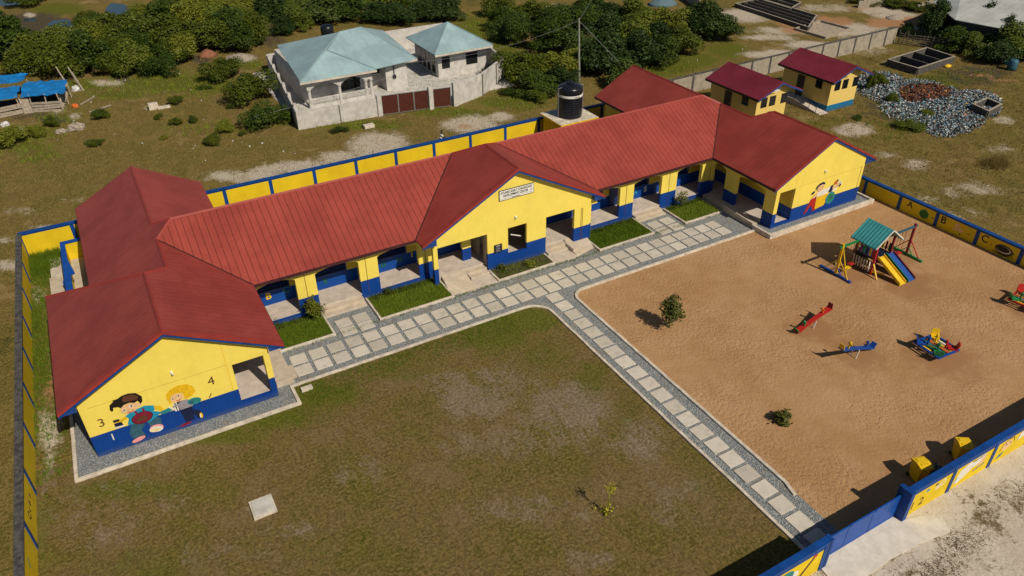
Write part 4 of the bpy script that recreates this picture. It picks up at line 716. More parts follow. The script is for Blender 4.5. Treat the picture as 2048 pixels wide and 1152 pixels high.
# ------------------------------------------------------------------ two toilet blocks
def block(x0, y0, nm, label, grp, base_mat, w=3.75, dep=6.0):
    r = empty(nm, (x0+w/2, y0+dep/2, 0)); tag(r, label, 'toilet block', grp)
    xm = x0+w/2+.45; ze, zt = 3.12, 4.3; xl, xr = x0-.45, x0+w+1.3; sl = (zt-ze)/(xm-xl)
    zr_ = lambda x: zt-sl*abs(x-xm)-.12
    bb = B(); poly_y(bb, [(x0, 0), (x0+w, 0), (x0+w, zr_(x0+w)), (xm, zr_(xm)), (x0, zr_(x0))], y0, dep); bb.build('wall', base_mat, r)
    for xa, xb in ((xl, xm), (xr, xm)):
        bb = B(); za, zb = (ze if xa == xl else zt-sl*(xr-xm)), zt
        addroof(bb, [(xa, y0-.55, za), (xb, y0-.55, zb), (xb, y0+dep+.5, zb), (xa, y0+dep+.5, za)], 0); bb.build('roof', 'maroon_roof', r)
        bb = B(); bb.ext([(xa, y0-.56, za-.09), (xb, y0-.56, zb-.09), (xb, y0-.56, zb-.24), (xa, y0-.56, za-.24)], (0, .04, 0)); bb.build('fascia', 'blue_soffit', r)
    bb = B(); bb.ext([(xl-.02, y0-.55, ze-.02), (xl-.02, y0-.55, ze-.2), (xl+.03, y0-.55, ze-.2), (xl+.03, y0-.55, ze-.02)], (0, dep+1.05, 0)); bb.build('fascia', 'black_paint', r)
    for a in (.55, 1.6, 3.05):
        f = None; bb = B(); bb.box(x0+a-.05, x0+a+.7, y0-.03, y0-.001, 2.0, 2.92); f = bb.build('window', 'p_dark', r); bb = B(); bb.box(x0+a, x0+a+.65, y0-.035, y0-.031, 2.05, 2.87); bb.build('pane', 'dark_glass', f)
    bb = B(); bb.box(x0+1.0, x0+2.0, y0-.04, y0-.001, 3.14, 3.18); bb.build('strip_lamp', 'p_brown', r)
    bb = B(); bb.box(x0-.03, x0-.001, y0+1.05, y0+1.85, 1.95, 2.75); f = bb.build('window', 'p_dark', r); bb = B(); bb.box(x0-.034, x0-.031, y0+1.1, y0+1.8, 2.0, 2.7); bb.build('pane', 'dark_glass', f)
    bb = B(); bb.box(x0-.03, x0-.001, y0+3.2, y0+4.1, .62, 2.65); dr = bb.build('door', 'p_dark', r); bb = B(); bb.box(x0-.06, x0-.031, y0+3.3, y0+3.36, 1.5, 1.62); bb.build('handle', 'steel', dr)
    bb = B(); T = [(x0-1.15, y0+3.1, .6), (x0-.02, y0+3.1, .6), (x0-.02, y0-.3, .02), (x0-1.15, y0-.3, .02)]; bb.face(T); bb.face([(a, b, 0) for a, b, _ in T][::-1])
    for i in range(4): j = (i+1) % 4; bb.face([T[i], (T[i][0], T[i][1], 0), (T[j][0], T[j][1], 0), T[j]])
    bb.box(x0-1.15, x0-.02, y0+3.1, y0+5, 0, .6); bb.build('ramp', 'concrete_floor', r)
    bb = B()
    for k in range(4): y = y0+.3+k*.9; z = .02+.58*(y-y0+.3)/3.4; bb.tube((x0-1.1, y, z), (x0-1.1, y, z+.85), .025)
    for dz in (.45, .85): bb.tube((x0-1.1, y0+.3, .12+dz), (x0-1.1, y0+3.0, .58+dz), .02)
    bb.build('railing', 'p_dark', r); return r
wall_paint('toilet_paint', (.74, .55, .16), (.006, .14, .30), .62)
T2 = block(61.1, 46.65, 'toilet_block', 'yellow hut with maroon roof and blue base standing beside the rubbish heap', 'two maroon-roofed huts', 'toilet_paint')
T1 = block(51.75, 46.9, 'toilet_block', 'nearer yellow hut with maroon roof and an oval sign, directly behind the right wing', 'two maroon-roofed huts', 'toilet_paint')
bb = B(); bb.ext([(x, 46.86, z) for x, z in oval(54.0, 3.46, .5, .19)], (0, .035, 0)); bb.build('sign_panel', 'white_paint', T1); text('lettering', 'TOILET', .16, 'p_sky', (54.0, 46.855, 3.46), (R(90), 0, 0), T1, .002)
# grey wall running on behind them
GW = runwall('block_boundary_wall', 'long weathered grey block wall with dark posts behind the maroon-roofed huts', (49.9, 57.6), (86.5, 58.7), (0, -1), 1.9, .2, [2.8*k+1 for k in range(14)], 'block_wall', 'dark_stone', 'dark_stone', capw=.26, band=0)
# ------------------------------------------------------------------ grey houses
def hip(bb, x0, x1, y0, y1, ze, zt, rlen=0, mat=None):
    cx, cy_ = (x0+x1)/2, (y0+y1)/2; A, Bp, C, D = (x0, y0, ze), (x1, y0, ze), (x1, y1, ze), (x0, y1, ze); P, Q = (cx, cy_-rlen/2, zt), (cx, cy_+rlen/2, zt)
    addroof(bb, [A, Bp, P], 0); addroof(bb, [C, D, Q] if rlen else [C, D, P], 0)
    addroof(bb, [Bp, C, Q, P] if rlen else [Bp, C, P], 0); addroof(bb, [D, A, P, Q] if rlen else [D, A, P], 0)
def trim(bb, pts, w=.07):
    for a, b in zip(pts, pts[1:]): bb.bar(a, b, w)
H1 = empty('house', (24, 79, 0)); tag(H1, 'grey rendered house with a pale blue-green hipped roof and an arched front porch', 'house')
bb = B(); X0, X1, Y0, Y1 = 17.5, 30.2, 74.1, 86.6; ze = 3.0; ax_, ay, az_ = 24.3, 80.6, 5.3
A, B1, C1, D1, P1, P2 = (X0, Y0-1, ze), (X1, Y0, ze), (31.2, 86.2, ze), (18.9, 86.8, ze), (24.0, 79.6, 5.35), (26.6, 80.2, 5.35)
addroof(bb, [A, (25.0, Y0-.9, ze), B1, P2, P1], 0); addroof(bb, [B1, C1, P2], 0); addroof(bb, [C1, D1, P1, P2], 0); addroof(bb, [D1, A, P1], 0); bb.build('roof', 'teal_roof', H1)
bb = B(); addroof(bb, [(17.42, 73.05, 2.96), (25.3, 73.0, 2.96), (21.4, 76.6, 4.62)], 0); addroof(bb, [(25.3, 73.0, 2.96), (25.5, 74.4, 3.1), (21.4, 76.9, 4.66), (21.4, 76.6, 4.62)], 0); bb.build('porch_roof', 'teal_roof', H1)
bb = B(); trim(bb, [(17.42, 73.0, 3.0), (21.4, 76.5, 4.7), P1], .1); trim(bb, [P1, P2, B1], .1); trim(bb, [(25.3, 73.0, 3.0), (21.4, 76.6, 4.68)], .08); bb.build('ridge_cap', 'teal_roof', H1)
bb = B(); bb.bar((17.4, 73.0, 2.83), (25.3, 72.95, 2.83), .05, .2); bb.bar((25.5, 74.0, 2.88), (30.2, 74.0, 2.88), .05, .2); bb.build('fascia', 'kerb_mat', H1)
bb = B(); bb.box(18.2, 24.9, 75.4, 85.5, 0, 2.95); bb.box(26.75, 29.1, 74.5, 85.5, 0, 2.95); bb.box(24.9, 26.75, 76.2, 85.5, 0, 2.95); bb.build('wall', 'grey_render', H1)
bb = B(); poly_y(bb, [(18.1, 1.95), (18.5, 1.95)]+arch_pts(18.5, 21.2, 1.97, 2.42)+[(21.55, 1.95)]+arch_pts(21.6, 24.1, 1.97, 2.5)+[(24.9, 1.95), (24.9, 2.9), (18.1, 2.9)], 73.5, .2); bb.build('porch_arch', 'grey_render', H1)
for x in (18.3, 21.4, 24.2, 24.75): bb = B(); bb.lathe([(.2, 0), (.17, .9), (.14, 1.7), (.22, 1.85), (.24, 1.96)], (x, 73.6, 0), 10); bb.build('porch_column', 'grey_render', H1)
bb = B(); bb.box(18.3, 24.6, 73.5, 73.62, 0, .35); bb.box(18.3, 24.6, 73.5, 73.62, .85, .98)
for k in range(42):
    x = 18.45+k*.148; bb.box(x, x+.06, 73.52, 73.6, .35, .85)
for j in range(2): bb.box(18.35, 24.55, 73.53, 73.59, .5+j*.18, .54+j*.18)
bb.build('balustrade', 'grey_render', H1)
bb = B(); bb.box(18.3, 24.7, 73.7, 75.39, 0, .3); bb.build('porch_floor', 'grey_render', H1)
for x0, x1, y, z0, z1 in ((18.75, 20.4, 75.36, 1.75, 2.5), (21.9, 24.2, 75.36, .5, 2.6), (24.95, 26.7, 76.15, 1.5, 2.7)):
    bb = B(); bb.box(x0, x1, y, y+.035, z0, z1); f = bb.build('window', 'steel' if x1 < 24 else 'p_jeans', H1); bb = B(); bb.box(x0+.06, (x0+x1)/2-.03, y-.006, y-.001, z0+.06, z1-.06); bb.box((x0+x1)/2+.03, x1-.06, y-.006, y-.001, z0+.06, z1-.06); bb.build('pane', 'dark_glass', f)
bb = B(); bb.box(27.62, 27.72, 74.44, 74.499, 1.5, 2.9); bb.box(27.5, 27.85, 74.38, 74.499, 1.25, 1.6); bb.build('meter_box', 'p_dark', H1)
H2 = empty('house', (36.1, 79, 0)); tag(H2, 'smaller grey outhouse with a blue-green pyramid roof right of the big house', 'house')
bb = B(); hip(bb, 32.4, 39.4, 74.4, 82.4, 2.95, 5.0, .3); bb.build('roof', 'teal_roof', H2)
bb = B(); trim(bb, [(32.4, 74.4, 3.0), (35.9, 78.3, 5.04), (39.4, 74.4, 3.0)], .09); bb.build('ridge_cap', 'teal_roof', H2)
bb = B(); bb.bar((32.4, 74.36, 2.8), (39.4, 74.36, 2.8), .05, .18); bb.build('fascia', 'kerb_mat', H2)
bb = B(); bb.box(33.2, 39.1, 75.5, 81.8, 0, 2.93); bb.build('wall', 'grey_render', H2)
for x0, x1 in ((33.65, 34.6), (36.6, 38.0)):
    bb = B(); bb.box(x0, x1, 75.46, 75.499, .95, 2.2); f = bb.build('window', 'p_dark', H2); bb = B()
    for k in range(8): bb.bar((x0+.05, 75.44, 1.05+k*.14), (x1-.05, 75.44, 1.05+k*.14), .03, .06)
    bb.build('louvre', 'dark_glass', f)
for y in (76.3, 77.6, 78.8, 80): bb = B(); bb.box(33.16, 33.199, y, y+.8, .3, 2.3); bb.build('window', 'dark_glass', H2)
bb = B(); bb.box(15.9, 39.2, 69.0, 88, .0, .02); kind(bb.build('house_yard', 'grey_render'))
HW = empty('compound_wall', (27, 72, 0)); tag(HW, 'pale rendered wall around the two grey houses', 'wall')
def seg(bb, pts, h, t=.18):
    strip(bb, pts, t, 0, h)
for pts, h in (([(23.3, 68.25), (15.65, 68.75), (17.9, 88.3), (21.5, 88.3)], 1.75), ([(31.0, 66.8), (34.6, 68.1), (39.1, 71.7), (39.8, 75.5), (39.6, 88), (21.5, 88.3)], 2.3)):
    bb = B(); seg(bb, pts, h); bb.build('wall_panel', 'grey_render', HW)
for x, y, h in ((23.5, 68.2, 2.1), (28.55, 67.3, 2.25), (31.0, 66.85, 2.4)):
    bb = B(); bb.box(x-.22, x+.22, y-.2, y+.2, 0, h); bb.build('pier', 'grey_render', HW)
for a, b in (((15.75, 68.75, 1.75), (17.9, 88.3, 1.75)),):
    for k in range(6):
        p = Vector(a).lerp(Vector(b), k/6+.08); bb = B(); bb.box(p.x-.14, p.x+.14, p.y-.2, p.y+.2, 0, 2.0); bb.build('pier', 'grey_render', HW)
M('dark_line', (.12, .11, .10), .2, 3, .9)
for x, y, h in ((19.6, 68.37, 1.75), (34.75, 68.0, 2.3), (37.6, 70.3, 2.3)): bb = B(); bb.box(x-.04, x+.04, y-.02, y+.05, 0, h); bb.build('joint', 'dark_line', HW)
G2 = empty('metal_gate', (27, 67.6, 0)); tag(G2, 'dark brown metal double gate and side gate in the wall of the grey houses', 'gate')
M('gate_brown', (.075, .018, .012), .2, 4, .5, .006, 12)
for a, b in (((23.75, 68.1), (25.3, 67.85)), ((25.36, 67.84), (26.85, 67.6)), ((26.92, 67.58), (28.3, 67.36)), ((28.8, 67.22), (30.55, 66.95))):
    bb = B(); bb.ext([(a[0], a[1], .12), (b[0], b[1], .12), (b[0], b[1], 1.95), (a[0], a[1], 1.95)], (0, .05, 0)); lf = bb.build('gate_leaf', 'gate_brown', G2); bb = B()
    for p in (a, b): bb.bar((p[0], p[1]-.03, .1), (p[0], p[1]-.03, 2.0), .06)
    bb.bar((a[0], a[1]-.03, .1), (b[0], b[1]-.03, .1), .05); bb.bar((a[0], a[1]-.03, 1.97), (b[0], b[1]-.03, 1.97), .05); bb.build('leaf_frame', 'steel', lf)
x, y = at(645, 56, 2.2); bb = B(); bb.lathe([(.8, 0), (.8, 1.3), (.6, 1.5), (.3, 1.58)], (x+1.1, y+2, .45), 20); bt = bb.build('body', 'black_tank', None, smooth=True)
bt.name = 'water_tank'; tag(bt, 'small black water tank standing behind the roof of the big grey house', 'water tank')
bb = B(); bb.box(x+.1, x+2.1, y+1, y+3, 0, .45); tag(bb.build('tank_stand', 'grey_render'), 'grey stand behind the big grey house carrying the small black tank', 'stand')
# utility pole with wires
px_, py_ = at(1158, 165); PL = empty('utility_pole', (px_, py_, 0)); tag(PL, 'tall slim wooden utility pole between the black tank and the bushes', 'utility pole')
px2, py2 = at(1163, 40, 6.6)
bb = B(); bb.tube((px_, py_, 0), (px_-.25, py_+.1, 6.75), .15, .09, 10); bb.build('shaft', 'pole_wood', PL)
def wire(a, b, sag, nm, label=None):
    pts = [Vector(a).lerp(Vector(b), k/14)-Vector((0, 0, sag*4*(k/14)*(1-k/14))) for k in range(15)]; bb = B(); bb.path(pts, .011, 4); return bb.build(nm, 'p_grey', PL)
wire((px_-.25, py_+.1, 6.5), (28.5, 74.2, 2.8), .9, 'wire'); wire((px_-.25, py_+.1, 6.5), (px_+4.6, py_-5.5, .1), .0, 'stay_wire'); wire((px_-.25, py_+.1, 6.5), (px_+24, py_+28, 7), .8, 'wire')
wire((27.5, 74.3, 1.6), (12, 70, 1.6), .2, 'wire')
# ------------------------------------------------------------------ play equipment
PT = empty('play_tower', (41.35, 25.5, 0)); tag(PT, 'play tower with teal metal roof, yellow and blue slides, swings on both sides', 'play tower')
roof_mat('play_roof', (.07, .35, .37), seam=.24, dark=.45, rough=.35, rib=.08, streak=.2)
bb = B(); addroof(bb, [(40.05, 24.6, 2.2), (41.35, 24.6, 3.2), (41.35, 26.55, 3.2), (40.05, 26.55, 2.2)], 0); addroof(bb, [(42.65, 24.6, 2.2), (41.35, 24.6, 3.2), (41.35, 26.55, 3.2), (42.65, 26.55, 2.2)], 0)
for i in range(9):
    y = 24.65+i*.23
    for xa in (40.05, 42.65): bb.bar((xa, y, 2.23), (41.35, y, 3.22), .06, .035)
for f_ in range(len(bb.f)):
    if f_ not in bb.uv: bb.uv[f_] = [(0, 0)]*len(bb.f[f_])
bb.build('roof', 'play_roof', PT)
bb = B()
for xa in (40.05, 42.65): bb.bar((xa, 24.57, 2.2), (41.35, 24.57, 3.2), .04, .08)
bb.build('roof_trim', 'p_white', PT)
for (x, y), c in zip(((40.6, 24.85), (42.1, 24.85), (40.6, 26.3), (42.1, 26.3)), ('red', 'maroon', 'brown', 'navy')):
    bb = B(); bb.bar((x, y, 0), (x, y, 2.45), .12); bb.build('post', 'p_'+c, PT)
bb = B(); bb.box(40.55, 42.15, 24.8, 26.35, 1.12, 1.2); bb.build('deck', 'p_navy', PT)
bb = B(); bb.box(40.66, 42.04, 26.27, 26.30, .12, 1.1); bb.build('lower_panel', 'p_navy', PT); bb = B(); bb.box(42.07, 42.10, 24.95, 26.2, .12, 1.1); bb.build('lower_panel', 'p_maroon', PT)
cs = ['red', 'yellow', 'navy', 'green', 'maroon', 'yellow', 'white', 'orange', 'brown', 'teal']
for i in range(6):
    bb = B(); y = 24.95+i*.24; bb.box(40.57, 40.6, y, y+.13, 1.25, 1.85); bb.build('rail_slat', 'p_'+cs[i], PT)
    bb = B(); bb.box(42.12, 42.15, y, y+.13, 1.25, 1.85); bb.build('rail_slat', 'p_'+cs[(i+3) % 10], PT)
for i in range(6):
    bb = B(); x = 40.7+i*.24; bb.box(x, x+.13, 26.32, 26.35, 1.25, 1.9); bb.build('rail_slat', 'p_'+cs[(i+5) % 10], PT)
for i in range(7):
    bb = B(); y = 24.95+i*.2; bb.bar((40.45, y, .25), (40.45, y+.06, .95), .05, .1); bb.build('lower_slat', 'p_'+('cream' if i % 2 else 'white'), PT)
for z in (.3, .6, .9, 1.15):
    bb = B(); bb.bar((40.55, 24.8, z), (41.0, 24.75, z), .06); bb.build('brace', 'p_'+('orange' if z < .5 else 'maroon'), PT)
bb = B(); bb.bar((40.4, 24.2, .05), (40.6, 24.85, .9), .08); bb.bar((40.9, 24.1, .35), (40.6, 24.9, .2), .07); bb.build('brace', 'p_yellow', PT)
for x, ct, cs_, w in ((41.02, 'yellow', 'yellow', .52), (41.88, 'blue', 'maroon', .62)):
    sl = None; a, b = Vector((x, 24.75, 1.28)), Vector((x+.28, 22.95, .1)); bb = B(); u = Vector((w/2, 0, 0))
    bb.ext([a-u, a+u, a+u-Vector((0, 0, .04)), a-u-Vector((0, 0, .04))], b-a); sl = bb.build('slide', 'p_'+ct, PT)
    for sg, cc in ((-1, 'green' if ct == 'blue' else 'yellow'), (1, cs_)):
        bb = B(); q = u*sg; bb.ext([a+q-Vector((0, 0, .06)), a+q+Vector((.04*sg, 0, -.06)), a+q+Vector((.04*sg, 0, .15)), a+q+Vector((0, 0, .15))], b-a); bb.build('slide_side', 'p_'+cc, sl)
def swing(x, yb, top, cb, cp, cbeam, xt, cs2):
    bb = B(); bb.bar((x, yb-1.2, .09), (x, yb+1.25, .09), .16, .12); bb.build('swing_foot', 'p_'+cb, PT)
    bb = B(); bb.bar((x, yb, .1), (x, yb, top+.2), .13); bb.build('swing_post', 'p_'+cp, PT)
    bb = B(); bb.bar((x, yb-.95, .12), (x, yb-.05, 1.15), .05); bb.bar((x, yb+.95, .12), (x, yb+.05, 1.15), .05); bb.build('swing_brace', 'p_'+cs2, PT)
    bb = B(); bb.bar((x, yb-.45, .12), (x, yb-.03, .6), .05); bb.bar((x, yb+.45, .12), (x, yb+.03, .6), .05); bb.build('swing_brace', 'p_'+cb, PT)
    bb = B(); sg = 1 if xt > x else -1; bb.bar((x-.25*sg, yb, top), (xt, yb, top), .12, .12); bb.build('swing_beam', 'p_'+cbeam, PT)
swing(38.62, 25.95, 2.15, 'blue', 'gold', 'green', 40.6, 'yellow'); swing(44.75, 25.3, 2.2, 'green', 'maroon', 'jeans', 42.1, 'red')
bb = B(); bb.bar((38.62, 25.1, .12), (38.62, 25.93, 2.2), .05); bb.build('swing_brace', 'p_yellow', PT)
for x, y, c in ((39.38, 25.75, 'yellow'), (39.95, 25.95, 'red'), (43.1, 25.3, 'red'), (43.8, 25.3, 'red')):
    bb = B(); bb.box(x-.21, x+.21, y-.14, y+.14, .42, .47); st = bb.build('swing_seat', 'p_'+c, PT); bb = B()
    for dx in (-.19, .19): bb.tube((x+dx, y, .47), (x+dx, y, 2.12), .014, .014, 5)
    bb.build('chain', 'p_brown', st)
def seesaw(a, b, cplank, cend, hands, label):
    a, b = Vector(a), Vector(b); c = (a+b)/2; r = empty('seesaw', (c.x, c.y, 0)); tag(r, label, 'seesaw')
    d = (b-a).normalized(); n = Vector((-d.y, d.x, 0)).normalized(); up = n.cross(d)*-1
    if up.z < 0: up = -up
    L = (b-a).length; sec = []
    for k in range(13):
        t = k/12; w = .13+.07*(abs(2*t-1)**2); sec.append((a+d*L*t, w))
    pts = [p+n*w for p, w in sec]+[p-n*w for p, w in sec[::-1]]; bb = B(); bb.ext(pts, up*.07); bb.build('plank', 'p_'+cplank, r)
    for p, cc, sg in ((a, cend[0], 1), (b, cend[1], -1)):
        bb = B(); q = p+up*.07; bb.ext([q+n*.17, q-n*.17, q-n*.15-d*sg*.1+up*.28, q+n*.15-d*sg*.1+up*.28], d*sg*.04); bb.build('backrest', 'p_'+cc, r)
    for p, cc, sg in ((a+d*.62, hands[0], 1), (b-d*.62, hands[1], -1)):
        bb = B(); q = p+up*.07; bb.bar(q, q+up*.3, .09, .06); bb.tube(q+up*.27-n*.16, q+up*.27+n*.16, .03); bb.ball(q+up*.34, .08, .08, .09); bb.build('handle', 'p_'+cc, r)
    for sg in (-1, 1): bb = B(); bb.bar((c.x-.09, c.y+n.y*.17*sg, 0), (c.x+.05, c.y+n.y*.17*sg, c.z), .05); bb.build('leg', 'p_white', r)
    return r
seesaw((31.65, 22.72, .12), (34.25, 22.78, .86), 'red', ('green', 'maroon'), ('green', 'orange'), 'red seesaw with green end and green handle, tipped down at its near end')
seesaw((31.42, 19.6, 1.02), (34.15, 19.55, .12), 'blue', ('yellow', 'blue'), ('yellow', 'blue'), 'blue seesaw with one yellow handle, below the red seesaw')
def carousel(cx, cy_, rz, cols, label, frame='blue'):
    r = empty('carousel', (cx, cy_, 0), rz); tag(r, label, 'carousel', 'square spinning seats in the play yard')
    bb = B(); bb.tube((0, 0, 0), (0, 0, .55), .07); bb.lathe([(.3, .0), (.3, .05)]); bb.build('hub', 'p_dark', r, local=True)
    s = .72
    for a, b in (((-s, -s), (s, -s)), ((s, -s), (s, s)), ((s, s), (-s, s)), ((-s, s), (-s, -s))): bb = B(); bb.bar((a[0]*1.12, a[1]*1.12, .42), (b[0]*1.12, b[1]*1.12, .42), .09, .12); bb.build('side_rail', 'p_'+frame, r, local=True)
    for k in range(6): bb = B(); t = -.6+k*.24; bb.bar((t, -s, .40), (t, s, .40), .1, .03); bb.build('floor_slat', 'p_'+['yellow', 'green', 'teal', 'orange', 'yellow', 'white'][k], r, local=True)
    for k, c in enumerate(cols):
        a = R(45+90*k); bb = B(); u = Vector((math.cos(a), math.sin(a), 0)); n = Vector((-u.y, u.x, 0)); p = u*.86+Vector((0, 0, .46))
        bb.ext([p-n*.2-u*.3, p+n*.2-u*.3, p+n*.23+u*.12, p-n*.23+u*.12], (0, 0, .08)); st = bb.build('seat', 'p_'+c, r, local=True)
        bb = B(); bb.ext([p+u*.1-n*.23, p+u*.1+n*.23, p+u*.2+n*.19+Vector((0, 0, .42)), p+u*.2-n*.19+Vector((0, 0, .42))], u*.05); bb.build('backrest', 'p_'+c, st, local=True)
        bb = B(); q = p-u*.42; bb.bar(q-Vector((0, 0, .06)), q+Vector((0, 0, .38))+u*.05, .07); bb.tube(q+n*.17+Vector((0, 0, .3)), q-n*.17+Vector((0, 0, .3)), .028); bb.ball(q+Vector((0, 0, .42)), .08, .08, .1); bb.build('animal_handle', 'p_'+c, st, local=True)
        bb = B(); bb.bar(p-u*.45-Vector((0, 0, .03)), p-Vector((0, 0, .03)), .1, .06); bb.build('seat_arm', 'p_'+c, st, local=True)
    return r
carousel(37.0, 17.6, R(-4), ('yellow', 'blue', 'green', 'red'), 'small square carousel with blue rails and blue, yellow, red and green seats')
carousel(45.8, 17.7, R(10), ('red', 'green', 'green', 'red'), 'red and green carousel cut off by the right edge of the photo', 'red')
# bins
def bin_(x, y, rz, label, open_=0):
    r = empty('wheelie_bin', (x, y, 0), rz); tag(r, label, 'bin', 'yellow wheeled bins inside the street wall')
    M('bin_yellow', (.72, .47, .008), .06, 3, .4); bb = B()
    lo = [(-.23, -.26), (.23, -.26), (.23, .26), (-.23, .26)]; hi = [(-.29, -.36), (.29, -.36), (.29, .36), (-.29, .36)]; i = len(bb.v)
    bb.v += [(a, b, .06) for a, b in lo]+[(a, b, 1.0) for a, b in hi]; bb.f += [[3, 2, 1, 0], [4, 5, 6, 7]]+[[k, (k+1) % 4, 4+(k+1) % 4, 4+k] for k in range(4)]; bb.m += [0]*6
    bb.box(-.31, .31, -.38, .38, .95, 1.0); bb.build('body', 'bin_yellow', r, local=True, bevel=.015)
    bb = B(); bb.ext([(-.32, -.40, 1.0), (-.32, .38, 1.0), (-.32, .38, 1.06), (-.32, .0, 1.13), (-.32, -.40, 1.05)], (.64, 0, 0)); ld = bb.build('lid', 'bin_yellow', r, local=True, bevel=.02)
    bb = B(); bb.box(-.2, .2, -.2, .25, 1.09, 1.125); bb.build('lid_panel', 'bin_yellow', ld, local=True, bevel=.01)
    bb = B(); bb.tube((-.26, .43, .96), (.26, .43, .96), .022); bb.build('handle', 'bin_yellow', r, local=True)
    for sx in (-1, 1): bb = B(); bb.tube((.24*sx, .3, .1), (.30*sx, .3, .1), .1, .1, 14); bb.build('wheel', 'p_dark', r, local=True)
bin_(27.95, 12.02, R(-18), 'yellow wheeled bin nearest the blue gate, a black sack behind it'); bin_(30.75, 11.85, R(-35), 'yellow wheeled bin standing alone farther from the gate')
def blob(name, c, r, mat, seed, n=10, jag=.3):
    random.seed(seed); bb = B(); bb.ball((0, 0, 0), 1, 1, 1, 14)
    bb.v = [((x*r[0])*(1+random.uniform(-jag, jag)), (y*r[1])*(1+random.uniform(-jag, jag)), max(-.4, z)*r[2]*(1+random.uniform(-jag, jag))) for x, y, z in bb.v]
    o = bb.build(name, mat, local=True); o.location = c; return o
M('black_plastic', (.02, .025, .03), .4, 10, .3, .02, 30, c2=(.10, .13, .15))
tag(blob('rubbish_sack', (28.75, 11.75, .28), (.36, .33, .5), 'black_plastic', 5, jag=.2), 'black plastic sack slumped between the bins and the street wall', 'sack')
# inspection cover and loose block in the lawn
MC = empty('inspection_cover', (1.27, 25.5, 0)); tag(MC, 'square concrete inspection cover lying in the dry lawn', 'cover'); MC.rotation_euler.z = 0
bb = B(); bb.box(.76, 1.78, 24.95, 26.05, 0, .13); bb.build('rim', 'kerb_mat', MC, bevel=.01); bb = B(); bb.box(.84, 1.70, 25.03, 25.97, .131, .15); bb.build('lid', 'grey_render', MC, bevel=.01)
x, y = at(614, 779); bb = B(); bb.box(x-.3, x+.3, y-.14, y+.14, 0, .16); tag(bb.build('concrete_block', 'kerb_mat', bevel=.01), 'loose concrete block on the lawn at the corner of the path kerb', 'block')
# ------------------------------------------------------------------ foliage
def leaves(C, D, size, seed, up=.5, asp=.6):
    """one mesh of many leaf-sized quads: centres C, outward directions D"""
    rs = np.random.RandomState(seed); n = len(C)
    N = D*.7+rs.normal(size=(n, 3))*.55+np.array([0, 0, up]); N /= np.linalg.norm(N, axis=1)[:, None]+1e-9
    T = np.cross(N, rs.normal(size=(n, 3))); T /= np.linalg.norm(T, axis=1)[:, None]+1e-9; U = np.cross(N, T)
    s = (size*(.55+.9*rs.rand(n)))[:, None]; a = T*s*.5; b = U*s*.5*asp
    V = np.stack([C-a, C+b*.9-a*.1, C+a, C-b*.9-a*.1], 1).reshape(-1, 3); return V
def quadmesh(name, V, mat, k=4):
    n = len(V)//k; me = bpy.data.meshes.new(name); me.vertices.add(len(V)); me.vertices.foreach_set('co', V.astype('f4').ravel()); me.loops.add(len(V)); me.loops.foreach_set('vertex_index', np.arange(len(V), dtype='i4'))
    me.polygons.add(n); me.polygons.foreach_set('loop_start', (np.arange(n)*k).astype('i4')); me.update(calc_edges=True); me.materials.append(MT[mat]); return me
def crown_mesh(name, mat, seed, rx=1, ry=1, rz=.9, lobes=9, n=1500, leaf=.16, hollow=.6, base=.0):
    rs = np.random.RandomState(seed); cs_ = []
    for _ in range(lobes):
        d = rs.normal(size=3); d /= np.linalg.norm(d); d[2] = abs(d[2])*1.1-.25; q = rs.rand()**.5*.82; cs_.append((d*q*np.array([rx, ry, rz]), .18+.26*rs.rand()))
    w = np.array([r**2 for _, r in cs_]); idx = rs.choice(lobes, n, p=w/w.sum()); C = np.array([c for c, _ in cs_])[idx]; Rr = np.array([r for _, r in cs_])[idx]
    D = rs.normal(size=(n, 3)); D[:, 2] += .35; D /= np.linalg.norm(D, axis=1)[:, None]; rad = Rr*(hollow+(1.08-hollow)*rs.rand(n)**.6)
    P = C+D*rad[:, None]*np.array([1, 1, .85]); P[:, 2] += rz*.55+base; k = P[:, 2] > .02; P = P[k]; D = D[k]
    sz = leaf; return quadmesh(name, leaves(P, D, sz, seed+1), mat)
def trunk_mesh(name, h, r, seed, limbs=4):
    random.seed(seed); bb = B(); bb.tube((0, 0, -.05), (.04, .03, h*.5), r, r*.7, 7)
    for i in range(limbs): a = 6.28*i/limbs+random.random(); bb.tube((.04, .03, h*.42), (math.cos(a)*h*.45, math.sin(a)*h*.45, h*(.75+.2*random.random())), r*.6, r*.2, 5)
    me = bpy.data.meshes.new(name); me.from_pydata(bb.v, [], bb.f); me.materials.append(MT['trunk_bark']); return me
PROTO = []
for i in range(7):
    mat = ['leaf_dark', 'leaf_olive', 'leaf_dark', 'leaf_deep', 'leaf_olive', 'leaf_deep', 'leaf_dark'][i]
    PROTO.append((crown_mesh('crown', mat, 11+i, lobes=20+i*2, n=6500, leaf=.085+.01*(i % 3), rz=.85+.12*(i % 3), hollow=.45), trunk_mesh('trunk', .8, .05, 40+i)))
def plant(name, x, y, w, h, pi, label, cat, group, trunk=True, rz=None):
    cm, tm = PROTO[pi]; r = bpy.data.objects.new(name, None); COL.objects.link(r); r.empty_display_size = .3; r.location = (x, y, 0); r.rotation_euler.z = random.random()*6.28 if rz is None else rz
    c = bpy.data.objects.new('crown', cm); COL.objects.link(c); c.parent = r; c.scale = (w/2*random.uniform(.85, 1.2), w/2*random.uniform(.85, 1.2), h/1.45*random.uniform(.8, 1.2)); c.rotation_euler = (random.uniform(-.12, .12), random.uniform(-.12, .12), 0)
    if trunk: t_ = bpy.data.objects.new('trunk', tm); COL.objects.link(t_); t_.parent = r; t_.scale = (w/2, w/2, h*.8)
    tag(r, label, cat, group); return r
